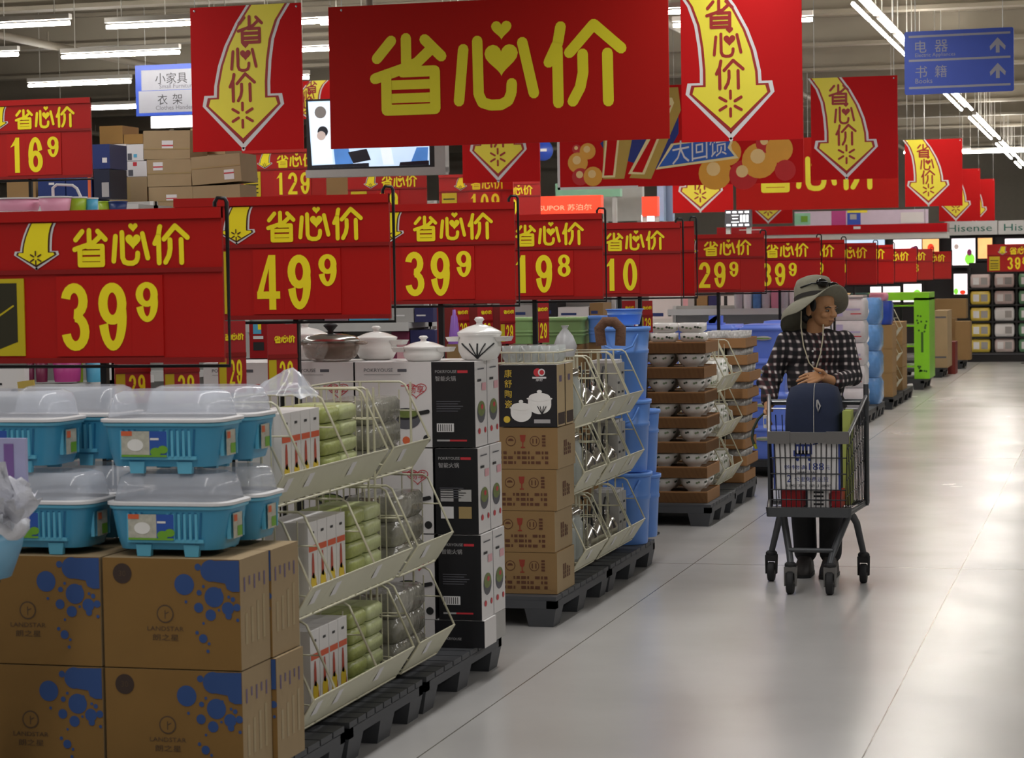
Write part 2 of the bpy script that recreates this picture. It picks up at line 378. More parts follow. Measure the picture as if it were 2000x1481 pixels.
def banner(loc, w, h, label, kind, name='hanging_banner', top=None):
    """origin at bottom left corner; kind 'L'/'R' arrow, 'W' wide"""
    t = thing(name, label, 'banner', loc, 0, 'hanging red sale banners')
    b = MB(); b.box(0, 0, 0, w, .012, h, BANW if kind == 'W' else BAN)
    if kind in 'LR': arrow(b, w*.15, h*.085, w*.57, h*.915, -.001, kind == 'R')
    if kind == 'R': pass
    if kind == 'W': slogan(b, w*.124, w*.88, h*.53, YELW, -.001)
    b.build('panel', t)
    b = MB()
    for x in (.04, .96):
        b.tube([(w*x, .006, h-.01), (w*x, .006, ZC-loc[2]+.0)], .003, CORD, 4)
        b.ell((w*x, -.002, h-.025), (.009, .004, .009), CHR, 8)
    b.build('hanging_wire', t)
    return t
def bpx(x0, y0, x1, y1, Y):
    a, c = at(x0, y1, Y), at(x1, y1, Y); e = at((x0+x1)/2, y0, Y); f = at((x0+x1)/2, y1, Y)
    return a.x, c.x-a.x, f.z, e.z-f.z
def ban(x0, y0, x1, y1, Y, label, kind):
    x, wd, z, h = bpx(x0, y0, x1, y1, Y); return banner((x, Y, z), wd, h, label, kind)
ban(377, 10, 593, 294, 15, 'tall red hanging banner with yellow down arrow, left of the widest banner', 'L')
ban(646, -2, 1308, 281, 15, 'widest red hanging banner with three big yellow characters and hearts', 'W')
ban(1332, -25, 1568, 275, 15, 'tall red hanging banner with yellow down arrow, right of the widest banner', 'R')
ban(904, 155, 1055, 356, 21, 'red arrow banner half hidden below the middle of the widest banner', 'L')
ban(1585, 150, 1754, 350, 21, 'red arrow banner on the right, one row behind the nearest arrow banner', 'R')
ban(1314, 280, 1432, 415, 31.3, 'red arrow banner of which only the tip shows, below the balloon banner', 'L')
ban(1438, 268, 1755, 409, 31.3, 'wide red banner with yellow characters cut off above, behind the balloon banner', 'W')
ban(1768, 272, 1880, 403, 31.3, 'red arrow banner third from front in the right hand line', 'R')
ban(1460, 335, 1548, 437, 41, 'small red banner with only a yellow arrow tip showing, far back', 'L')
ban(1834, 330, 1915, 432, 41, 'red arrow banner fourth from front in the right hand line', 'R')
ban(1876, 350, 1943, 438, 50, 'smallest and farthest red arrow banner at the right', 'R')
# anniversary banner with balloons and big gold-edged numeral
def balloon_banner():
    x, wd, z, h = bpx(1098, 165, 1570, 356, 21)
    t = thing('hanging_banner', 'wide red banner with balloons, gold edged numeral and blue ribbon', 'banner', (x, 21, z), 0, 'hanging red sale banners')
    b = MB(); b.box(-.03, 0, -.03, wd, .015, h, BAN, mf=BAN)
    b.rect(-.045, -.045, -.02, h*.72, WHT, -.001); b.rect(-.045, -.045, wd*.32, -.02, WHT, -.001)
    U = lambda px, py: ((px-1098)/472*wd, (356-py)/191*h)
    GOLD = mat('print_gold', 'B89A45', .4); GOLD2 = mat('print_pale_gold', 'E8D9A0', .4); NAVY = mat('print_navy', '1B2F7E', .45); RIB = mat('print_ribbon_blue', '2A5FB8', .45); BALY = mat('print_balloon_amber', 'E0A23C', .35); BALR = mat('print_balloon_red', 'C22A2C', .35); BALH = mat('print_balloon_highlight', 'EBCB8C', .35)
    P = lambda m, y, *q: b.poly([(u, y, v) for u, v in [U(*p) for p in q]], m)
    P(NAVY, -.002, (1175, 275), (1330, 170), (1330, 260), (1290, 330), (1190, 300))
    P(GOLD, -.003, (1182, 262), (1240, 262), (1222, 346), (1180, 346))
    P(GOLD, -.0032, (1222, 262), (1228, 262), (1212, 345), (1208, 340))
    P(GOLD2, -.0036, (1186, 262), (1214, 262), (1204, 343), (1178, 343)); P(BAN, -.004, (1190, 262), (1210, 262), (1200, 339), (1182, 339))
    P(GOLD, -.003, (1232, 345), (1275, 348), (1335, 215), (1330, 170), (1290, 170), (1310, 215))
    P(GOLD2, -.0036, (1230, 337), (1262, 339), (1322, 200), (1318, 190), (1300, 190), (1306, 205), (1284, 268), (1268, 268)); P(BAN, -.004, (1238, 333), (1258, 335), (1316, 205), (1308, 205), (1272, 275))
    P(GOLD2, -.0046, (1285, 330), (1446, 312), (1430, 291), (1440, 268), (1315, 280)); P(RIB, -.005, (1290, 325), (1438, 308), (1425, 291), (1434, 271), (1320, 283))
    o = len(b.v); b.text('大回馈', *U(1317, 322), .30/1.0*h*.78, WHT, -.006, 'L', (1424-1317)/472*wd)
    for i in range(o, len(b.v)): b.v[i].z += (b.v[i].x-U(1317, 0)[0])*.16
    for px, py, r, m in ((1130, 312, 20, BALY), (1150, 290, 16, BALY), (1135, 340, 17, BALR), (1160, 340, 19, BALY), (1128, 285, 9, BALR), (1400, 340, 32, BALY), (1425, 300, 26, BALY), (1486, 318, 34, BALY), (1524, 297, 26, BALY), (1535, 338, 20, BALR), (1455, 345, 28, BALR), (1497, 285, 18, BALR)):
        r2 = r*wd/472; c = U(px, py); b.disc(c[0], c[1], r2, m, -.002-.0001*px/100, 20); b.disc(c[0]-r2*.1, c[1]+r2*.25, r2*.42, BALH, -.0035, 14)
    b.build('panel', t)
    b = MB()
    for q in (.05, .95): b.tube([(wd*q, .007, h-.01), (wd*q, .007, ZC-z)], .003, CORD, 4)
    b.build('hanging_wire', t)
balloon_banner()
# ---------------- red price signs on posts ----------------
SPK_ = mat('print_spark_brown', '4A2410', .5)
STRIP = mat('yellow_offer_card', 'C9B414', .45); STRIPK = mat('offer_card_print', '2E2A14', .5)
def price_sign(px, ytop, ybot, Y, digits, label, post_px=None, post_to=0.0, strip=True, arrow_on=True, name='price_sign', cards=True, group='red price signs along the aisle', hook=True, xo=0, wr=1.85):
    """px: pixel column of the right edge at depth Y; ytop, ybot: its height there"""
    a, c = at(px, ytop, Y), at(px, ybot, Y); h = a.z-c.z; W = h*wr
    t = thing(name, label, 'price sign', (c.x, Y, post_to), 0, group); z0 = c.z-post_to
    b = MB(); b.box(-W, 0, z0, 0, .014, z0+h, RED)
    b.box(-W, -.012, z0+.93*h, 0, .014, z0+h, RED); b.box(-W, -.009, z0+.585*h, 0, .0, z0+.615*h, RDK); b.box(-W, -.008, z0, 0, 0, z0+.035*h, RDK)
    slogan(b, -.566*W, -.118*W, z0+.765*h, YEL, -.002)
    if arrow_on: arrow(b, -.778*W, z0+.645*h, .13*W, .275*h, -.003, False, False, yel=YEL, red=SPK_)
    b.build('sign_panel', t)
    dw = .108*W; x = (xo-.613)*W
    dm = [(d, False) for d in digits[0]] + [(d, True) for d in digits[1]]
    if len(digits[0]) == 3: x = -.58*W
    for d, small in dm:
        b = MB(); s = .62 if small else 1; w_ = dw*(.78 if small else 1); b.box(x-.0185*W, -.006, z0+.045*h, x+w_+.0172*W, -.001, z0+.57*h, RED2)
        digit(b, d, x, z0+h*(.525-.445*s if small else .08), w_, h*.445*(.6 if small else 1) if not small else h*.26, YEL, -.0075) if not small else digit(b, d, x, z0+.265*h, w_, h*.26, YEL, -.0075)
        b.build('price_digit', t); x += w_+.036*W
    if strip:
        b = MB(); b.box(-.96*W, -.006, z0+.05*h, -.758*W, -.001, z0+.56*h, STRIP)
        b.rect(-.95*W, z0+.14*h, -.785*W, z0+.53*h, STRIPK, -.0065) if Y < 7.5 else [b.rect(-.94*W, z0+h*q, -.785*W, z0+h*(q+.03), STRIPK, -.0065) for q in (.12, .2, .28, .4)]
        if Y < 7.5: b.poly([(-.94*W, -.0065, z0+.14*h), (-.79*W, -.0065, z0+.14*h), (-.88*W, -.0065, z0+.08*h)], STRIPK); b.stroke([(-.87*W, z0+.3*h), (-.80*W, z0+.38*h)], .006, STRIP, -.007)
        b.build('offer_card', t)
    b = MB(); r = .0065*h/.47
    if hook:
        b.tube([(-W, .02, z0-.012), (.012, .02, z0-.012), (.012, .02, z0+h*1.03), (.006, .02, z0+h*1.055), (-.02, .02, z0+h*1.06), (-.03, .02, z0+h*1.03), (-.03, .02, z0+h*.98)], r, BLK, 6)
    else: b.tube([(-W, .02, z0-.012), (.0, .02, z0-.012)], r, BLK, 6)
    b.build('wire_frame', t)
    b = MB(); q = at(post_px, ybot, Y+.03).x-c.x if post_px else -W*.55
    b.box(q-.011, .016, .012, q+.011, .04, z0+.02, BLK); e = .03 if post_to else .09; b.box(q-e, .028-e*.8, 0, q+e, .028+e*.8, .012, BLK)
    b.build('post', t)
    return t
price_sign(438, 404, 708, 6.86, ('39', '9'), 'nearest big red price sign reading 39 9, above the blue dish racks', 205, .142)
price_sign(763, 378, 622, 8.24, ('49', '9'), 'red price sign reading 49 9, second from the camera, above the pots', 580, .142)
price_sign(1007, 394, 592, 9.62, ('39', '9'), 'red price sign reading 39 9, third from the camera', 862)
price_sign(1178, 416, 584, 10.84, ('19', '8'), 'red price sign reading 19 8, above the green bins', 1045, .142, xo=.035)
price_sign(1330, 435, 578, 12.75, ('10', ''), 'red price sign reading 10, above the stacked bowl trays', 1210, xo=.035)
price_sign(1357, 432, 578, 13.5, ('10', ''), 'red price sign of which only a blank right strip shows behind the 10 sign', 1250)
price_sign(1493, 456, 570, 16.6, ('29', '9'), 'darker red price sign reading 29 9, above the blue boxes', 1403)
price_sign(1602, 464, 566, 19.8, ('39', '9'), 'red price sign reading 39 9 just behind the shopper\'s hat', 1523)
for px, yt, yb, Y, dg, lab in ((1650, 468, 560, 20.6, ('19', '9'), 'red price sign right above the shopper\'s hat brim'), (1712, 474, 556, 22.08, ('9', '9'), 'red price sign second to the right of the shopper\'s hat'),
        (1745, 478, 554, 25.76, ('13', ''), 'red price sign third to the right of the shopper\'s hat'), (1790, 485, 551, 28.6, ('9', '9'), 'red price sign fourth to the right of the hat, by bright screens'),
        (1822, 486, 547, 31.65, ('18', '8'), 'red price sign fifth to the right of the hat, above the lime stand'), (1858, 491, 545, 35, ('99', ''), 'last red price sign in the row, ending in 9')):
    price_sign(px, yt, yb, Y, dg, lab, strip=False)
# ---------------- goods along the aisle ----------------
def pallet(x1, y0, L, W, label, m, zt=.14):
    t = thing('plastic_pallet', label, 'pallet', (x1-W, y0, 0), 0, 'plastic pallets along the aisle')
    b = MB(); n = 9
    for i in range(n): b.box(0, L*i/n+.006, zt-.022, W, L*(i+1)/n-.006, zt, m)
    for x in (0, W/2-.06, W-.045): b.box(x, 0, zt-.055, x+.045 if x != W/2-.06 else x+.12, L, zt-.02, m)
    for y in (0, L-.045): b.box(.0, y, zt-.055, W, y+.045, zt-.02, m)
    b.build('deck', t, bevel=.004)
    for x in (.0, W/2-.075, W-.15):
        for y in (.0, L/2-.08, L-.15):
            b = MB(); b.box(x, y, 0, x+.15, y+.16 if y == L/2-.08 else y+.15, zt-.05, m, .018, .012); b.build('foot', t)
    return t
pallet(-2.47, 5.9, 1.06, 1.3, 'grey plastic pallet under the cartons with blue circles', PALM)
pallet(-2.47, 7.0, .82, 1.3, 'grey plastic pallet under the rack of green packets', PALM)
pallet(-2.47, 7.86, 1.05, 1.3, 'grey plastic pallet under the black pot boxes', PALM)
pallet(-2.49, 9.92, 1.1, 1.1, 'grey pallet under the brown fragile cartons', PALM)
pallet(-2.49, 11.06, 1.13, 1.1, 'grey pallet under the glassware rack and blue buckets', PALM)
pallet(-2.5, 14.02, .96, 1.1, 'grey pallet under the trays of white bowls', PALM)
pallet(-2.52, 15.02, 1.0, 1.1, 'grey pallet under the trays of speckled bowls', PALM)
# --- cartons printed with blue circles
BLU = mat('print_carton_blue', '2D4C84', .7, var=.12, sc=4); PKB = mat('print_brown_black', '3A2A22', .7); PFA = mat('print_faint', '54412F', .8); PVI = mat('print_violet', '6F6078', .8)
def circle_carton(loc, w, d, h, label):
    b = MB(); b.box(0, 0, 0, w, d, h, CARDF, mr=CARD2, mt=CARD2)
    X = lambda px: (px-660)/865*w; Z = lambda py: h-(py-100)/700*h; k = w/865; y = -.0012
    for i, (cx, cy, r) in enumerate([(1177, 262, 62), (1363, 338, 60), (1265, 407, 29), (1340, 452, 33), (1448, 408, 38), (1452, 455, 20), (1290, 602, 26), (1265, 150, 20), (1345, 172, 64), (1270, 312, 16), (1252, 566, 11), (1326, 634, 9), (1318, 682, 10), (1298, 272, 9), (1186, 372, 9), (1392, 420, 8), (1294, 506, 8), (1480, 350, 14), (1508, 480, 10), (1505, 400, 22), (1455, 335, 9), (1400, 292, 10)]):
        b.disc(X(cx), Z(cy), r*k, BLU, y-.0001*(i % 7), 22)
    b.poly([(X(p), y-.0009, Z(q)) for p, q in ((1345, 108), (1523, 104), (1523, 300), (1480, 302), (1445, 285), (1435, 250), (1345, 236))], BLU)
    b.disc(X(785), Z(200), 60*k, PKB, y, 22); b.text('30', X(785), Z(218), 34*k, PFA, y-.0006, 'C')
    b.disc(X(1053), Z(452), 54*k, PFA, y, 22); b.disc(X(1053), Z(452), 46*k, CARDF, y-.0004, 22); b.stroke([(X(1053), Z(480)), (X(1053), Z(430))], 6*k, PFA, y-.0006); b.stroke([(X(1053), Z(452)), (X(1075), Z(440))], 6*k, PFA, y-.0006)
    b.text('LANDSTAR', X(1053), Z(560), 26*k, PFA, y, 'C', 230*k); b.text('朗之星', X(1053), Z(622), 38*k, PFA, y, 'C', 165*k)
    for j in range(5): b.poly([(w+.001, d*(.12+.17*j), h*(.70+.05*(j % 2))), (w+.001, d*(.12+.17*j)+.012, h*(.70+.05*(j % 2))), (w+.001, d*(.12+.17*j)+.012, h*.83), (w+.001, d*(.12+.17*j), h*.83)], PVI)
    for j in range(4): b.poly([(w+.001, d*(.15+.2*j), h*.22), (w+.001, d*(.15+.2*j)+.018, h*.22), (w+.001, d*(.15+.2*j)+.018, h*(.5+.04*j)), (w+.001, d*(.15+.2*j), h*(.5+.04*j))], TAPE)
    o = b.build('cardboard_carton', None, loc, bevel=.006)
    return tag(o, label, 'carton', 'cartons printed with blue circles')
for (x, nx) in ((-2.915, 'right'), (-3.36, 'left')):
    for (z, nz) in ((.472, 'upper'), (.142, 'lower')):
        circle_carton((x, 6.1, z), .435, .232, .326, '%s %s brown carton with blue circles, facing the camera' % (nz, nx))
circle_carton((-2.905, 6.338, .472), .43, .232, .326, 'upper brown carton just behind the front blue circle carton, beside the wire rack')
circle_carton((-2.895, 6.338, .142), .43, .232, .326, 'lower brown carton behind the front one, sticking out toward the wire rack')
# --- blue dish racks with clear domed lids
TEAL = mat('turquoise_plastic', '3F92B6', .3, var=.05); TEAL2 = mat('turquoise_plastic_rib', '62B2CE', .3, var=.05); TEALD = mat('turquoise_plastic_gap', '1F6A94', .4)
LG, LP, LB, LO, LS = mat('label_green', '6FA52C'), mat('label_photo', 'B9B6A6', sc=60, var=.4), mat('label_blue', '2C55A8'), mat('label_orange', 'D8663C'), mat('label_dish', 'E8E6E0')
def dish_rack(loc, label, parentless=True):
    w, d = .195, .12
    t = thing('dish_rack', label, 'dish rack', loc, 0, 'blue dish racks with clear lids')
    b = MB()
    b.loft([rrect(w*.84, d*.80, .05, .02), rrect(w*.90, d*.88, .055, .06), rrect(w*.97, d*.95, .06, .143)], TEAL, True, False)
    b.loft([rrect(w*.99, d*.98, .062, .14), rrect(w*1.0, d, .064, .143), rrect(w*1.0, d, .064, .150), rrect(w*.96, d*.95, .06, .151)], TEAL2, False, False)
    b.loft([rrect(w*.94, d*.92, .06, .143), rrect(w*.80, d*.76, .05, .026)], TEAL, False, True)
    b.build('tub', t)
    b = MB()
    for i in range(13):
        u = -.58+i*.097
        if -.36 < u < .02: continue
        b.poly([(w*u*.93, -d*.885, .055), (w*u*.93+.007, -d*.885, .055), (w*u+.007, -d*.957, .132), (w*u, -d*.957, .132)], TEALD)
        b.box(w*u*.95-.012, -d*.955, .05, w*u*.95-.004, -d*.87, .128, TEAL2, 0, 0)
    b.box(-w*.62, -d*.93, .042, w*.62, -d*.84, .052, TEAL2)
    for i in range(6):
        q = d*(-.5+i*.17); b.box(w*.90, q, .05, w*.955, q+.008, .125, TEAL2)
    b.build('ribs', t)
    for u in (-.5, .28):
        for v in (-.86, .72): b = MB(); b.box(w*u, d*v, 0, w*u+.05, d*(v+.14), .035, TEAL2, .004, 0); b.build('foot', t)
    b = MB(); y = -d*.965
    b.rect(-.115, .050, -.025, .126, LP, y); b.rect(-.115, .112, -.08, .126, LO, y-.001); b.disc(-.07, .085, .026, LS, y-.001, 16, .018); b.rect(-.025, .05, .03, .126, LB, y); b.disc(-.005, .065, .018, LG, y-.001, 14, .013); b.disc(.018, .072, .016, LG, y-.0015, 14, .012); b.rect(-.022, .1, .005, .106, LS, y-.001)
    b.rect(-.115, .05, .03, .056, LG, y-.0012)
    b.build('paper_label', t); b = MB(); x = w*.985
    b.poly([(x, -.05, .05), (x, .02, .05), (x, .02, .125), (x, -.05, .125)], LP); b.poly([(x+.001, -.045, .1), (x+.001, -.02, .1), (x+.001, -.02, .12), (x+.001, -.045, .12)], LO); b.poly([(x+.001, -.02, .055), (x+.001, .018, .055), (x+.001, .018, .085), (x+.001, -.02, .085)], LG)
    b.build('paper_label', t)
    b = MB()
    b.loft([rrect(w*1.03, d*1.03, .066, .152), rrect(w*1.03, d*1.03, .066, .160)], WHT, True, False)
    b.loft([rrect(w*1.03, d*1.03, .066, .160), rrect(w*.94, d*.92, .06, .163)], WHT, False, False)
    b.loft([rrect(w*.93, d*.91, .06, .163), rrect(w*.90, d*.87, .06, .205), rrect(w*.86, d*.81, .06, .232), rrect(w*.76, d*.68, .06, .243)], CLEAR, False, True)
    b.build('lid', t)
    return t
k = None
for lay, z, nl in ((0, .80, 'lower'), (1, 1.046, 'upper')):
    for cx, nc in ((-2.70, 'right'), (-3.19, 'left')):
        for cy, nd in ((6.232, 'front'), (6.485, 'rear')):
            o = -.016 if lay else 0
            cx2 = cx+{('right', 'front'): -.022, ('right', 'rear'): -.012, ('left', 'front'): .03 if not lay else -.05, ('left', 'rear'): .03}[(nc, nd)]
            lab = 'blue dish rack with clear lid, %s layer, %s column, %s one of two' % (nl, nc, nd)
            if k is None: k = dish_rack((cx2+o, cy, z), lab)
            else: dup(k, (cx2+o, cy, z), lab)
for z, nz in ((.472, 'upper'), (.142, 'lower')): circle_carton((-3.35, 6.338, z), .43, .232, .326, '%s left brown carton behind the front cartons, under the dish racks' % nz)
# --- wrapped item at the left edge
PUR = mat('label_purple', '7A5A96', .5); LAV = mat('label_lavender', 'A7A6C8', .5)
t = thing('wrapped_gift_set', 'white crinkled plastic bundle with purple striped tag on a pale blue basin', 'wrapped set', (-3.0, 5.62, 0))
b = MB(); b.lathe([(.03, 0), (.16, 0), (.16, .02), (.05, .03), (.045, .74), (.12, .78), (.12, .80)], BLK, -.13, 0, 0, 20); b.build('stand', t)
b = MB(); b.lathe([(.0001, .80), (.12, .80), (.150, .88), (.160, .93), (.15, .93), (.14, .88)], mat('pale_blue_plastic', '7FB6D6', .3), -.095, 0, 0, 28); b.build('basin', t)
b = MB(); random.seed(3)
for i in range(26):
    a = random.uniform(0, 2*PI); e = random.uniform(.0, 1.1); r = random.uniform(.10, .21)
    d = Vector((math.cos(a)*math.cos(e), math.sin(a)*math.cos(e), math.sin(e))); s2 = d.cross(Vector((.3, .5, .8))).normalized(); c = Vector((.0, -.02, .955))
    w_ = random.uniform(.03, .06); up = d.cross(s2)
    b.smooth = True
    g = []
    for u in range(6):
        for v in range(4):
            f = u/5
            g.append(c + d*(r*f) + s2*((v/3-.5)*2*w_*math.sin(.5+2.0*f)) + up*(math.sin(v*2.4+f*7+i)*.014*f))
    b.add(g, [(u*4+v, u*4+v+1, u*4+v+5, u*4+v+4) for u in range(5) for v in range(3)], FOIL)
b.ell((-.02, 0, .945), (.11, .10, .06), FOIL, 14)
b.build('plastic_bow', t)
b = MB(); b.box(-.2, .03, .93, .075, .045, 1.185, LAV)
for i in range(4): b.rect(-.17+i*.06, 1.0, -.14+i*.06, 1.14+.01*i, PUR, .029)
b.build('striped_tag', t)
# --- wire racks
def wire_rack(loc, cells, tiers, label, dp=.36, step=.07, hb=.33):
    """local x runs toward the aisle (lip at 0), y along the aisle; cells: y of the dividers; tiers: (x offset, z of the bin floor)"""
    t = thing('wire_display_rack', label, 'display rack', loc, 0, 'cream wire display racks')
    y0, y1 = cells[0], cells[-1]
    b = MB()
    for y in (y0, y1):
        for x in (-dp-.0, -.16): b.tube([(x, y, .141-loc[2]), (x, y, tiers[-1][1]+hb)], .005, CREAM, 5)
    b.build('uprights', t)
    for dx, z in tiers:
        b = MB()
        for y in cells:
            pr = [(dx-.075, y, z), (dx-.0, y, z+.112), (dx-.095, y, z+hb-.012), (dx-.115, y, z+hb), (dx-.19, y, z+hb), (dx-dp, y, z+hb), (dx-dp, y, z)]
            b.tube(pr, .0045, CREAM, 5, True)
            b.tube([(dx-.04, y, z+.05), (dx-.13, y, z+.06), (dx-dp, y, z+.06)], .0028, CREAM, 4)
            b.tube([(dx-.05, y, z+.22), (dx-dp, y, z+.22)], .0028, CREAM, 4)
            for x in (-.12, -.2, -.28): b.tube([(dx+x, y, z), (dx+x, y, z+hb-(.0 if x < -.13 else .03))], .0026, CREAM, 4)
        n = max(2, int((y1-y0)/step))
        for i in range(n+1):
            y = y0+(y1-y0)*i/n
            b.tube([(dx-.075, y, z), (dx-dp, y, z), (dx-dp, y, z+hb)], .0024, CREAM, 4)
        for x, zz in ((0, .112), (-.075, 0), (-dp, hb), (-dp, .17), (-dp, 0), (-.2, 0)): b.tube([(dx+x, y0, z+zz), (dx+x, y1, z+zz)], .0042, CREAM, 5)
        bn = b.build('wire_bin', t)
        b = MB()
        b.M = Matrix.Translation((dx, 0, z))
        b.loft([[(.004, y0, .115), (.004, y1, .115), (-.002, y1, .115), (-.002, y0, .115)], [(-.062, y0, .012), (-.062, y1, .012), (-.068, y1, .012), (-.068, y0, .012)]], RAIL, True, True, False)
        b.build('price_rail', bn)
        for c in cells[:-1]:
            b = MB(); b.M = Matrix.Translation((dx, 0, z)); q = c+.3*(cells[1]-cells[0])
            b.poly([(-.006, q, .10), (-.006, q+.05, .10), (-.034, q+.05, .05), (-.034, q, .05)], WHT); b.build('price_ticket', bn)
    return t
T1 = [(0, .175), (0, .53), (-.085, .885)]
wire_rack((-2.45, 0, 0), [6.62, 6.82, 7.24, 7.66], T1, 'cream wire rack of boxed bottles and green packets beside the blue circle cartons')
wire_rack((-2.45, 0, 0), [7.73, 8.17], T1, 'cream wire rack of brown glass packs beside the black pot boxes')
ORP, REP, YEP = mat('print_orange_red', 'D0522A'), mat('print_ketchup_red', 'B03A28'), mat('print_mustard', 'D8BA2C'); GRS = mat('box_grey_side', 'A9A7A4', .7)
def bottle_box(label):
    b = MB(); d, h, w = .087, .285, .16
    b.box(-w, 0, 0, 0, d, h, WBOX)
    P = lambda m, *q: b.poly([(.001, y*d, z*h) for y, z in q], m)
    P(ORP, (.05, .66), (.95, .66), (.95, .73), (.05, .73)); P(REP, (.35, .36), (.62, .34), (.6, .55), (.54, .64), (.42, .64), (.36, .55)); P(YEP, (.2, .08), (.78, .08), (.8, .34), (.5, .42), (.22, .34)); P(INK, (.35, .86), (.65, .86), (.65, .89), (.35, .89)); P(REP, (.62, .1), (.9, .1), (.85, .3))
    o = b.build('bottle_box', None, (0, 0, 0), bevel=.002); return tag(o, label, 'boxed bottle', 'white bottle boxes in the wire rack')
GPK = mat('green_packet_wrap', '9EA660', .3, var=.3, sc=25, bump=.5); GPK2 = mat('light_green_packet', 'B4BB88', .3, var=.2, sc=25, bump=.5); BPK = mat('brown_glass_pack', '6E6154', .15, var=.4, sc=22, bump=.6); BPK2 = mat('wrap_clear_grey', '8C8A80', .12, var=.4, sc=18, bump=.9)
def softbox(b, x0, y0, z0, x1, y1, z1, m, r=.02):
    cx, cy = (x0+x1)/2, (y0+y1)/2; hx, hy = (x1-x0)/2, (y1-y0)/2
    b.loft([rrect(hx*.9, hy*.9, r, z0, 3, cx, cy), rrect(hx, hy, r, z0+(z1-z0)*.2, 3, cx, cy), rrect(hx, hy, r, z1-(z1-z0)*.2, 3, cx, cy), rrect(hx*.9, hy*.9, r, z1, 3, cx, cy)], m)
TN = ['bottom', 'middle', 'top']
bb = gp = bp = None
for ti, (dx, z) in enumerate(T1):
    for i in range(4):
        lab = 'white bottle box with orange band, %s tier of the wire rack, %s from the camera' % (TN[ti], ORD[i]); L = (-2.45+dx-.095, 6.85+i*.091, z+.006)
        if bb is None: bb = bottle_box(lab); bb.location = L
        else: dup(bb, L, lab)
    for i in range(5):
        lab = 'green wrapped packet, %s tier of the wire rack, %s up in its pile' % (TN[ti], ORD[i]); L = (-2.45+dx-.20, 7.45, z+.006+i*.056)
        if gp is None:
            b = MB(); softbox(b, -.10, -.175, 0, .10, -.005, .053, GPK); softbox(b, -.10, .005, 0, .10, .175, .053, GPK2); gp = tag(b.build('green_packet', None, L), lab, 'packet', 'green packets in the wire rack')
        else: dup(gp, L, lab)
    for i in range(3):
        lab = 'clear wrapped pack of brown glass bowls, %s tier by the black boxes, %s up' % (TN[ti], ORD[i]); L = (-2.45+dx-.20, 7.95, z+.006+i*.092)
        if bp is None:
            b = MB()
            for q in (-.09, .09): b.lathe([(.04, 0), (.085, .03), (.092, .085), (.085, .088)], BPK, .0, q, 0, 16)
            softbox(b, -.10, -.185, .0, .10, .185, .09, BPK2); bp = tag(b.build('glass_bowl_pack', None, L), lab, 'glass pack', 'wrapped glass packs')
        else: dup(bp, L, lab)
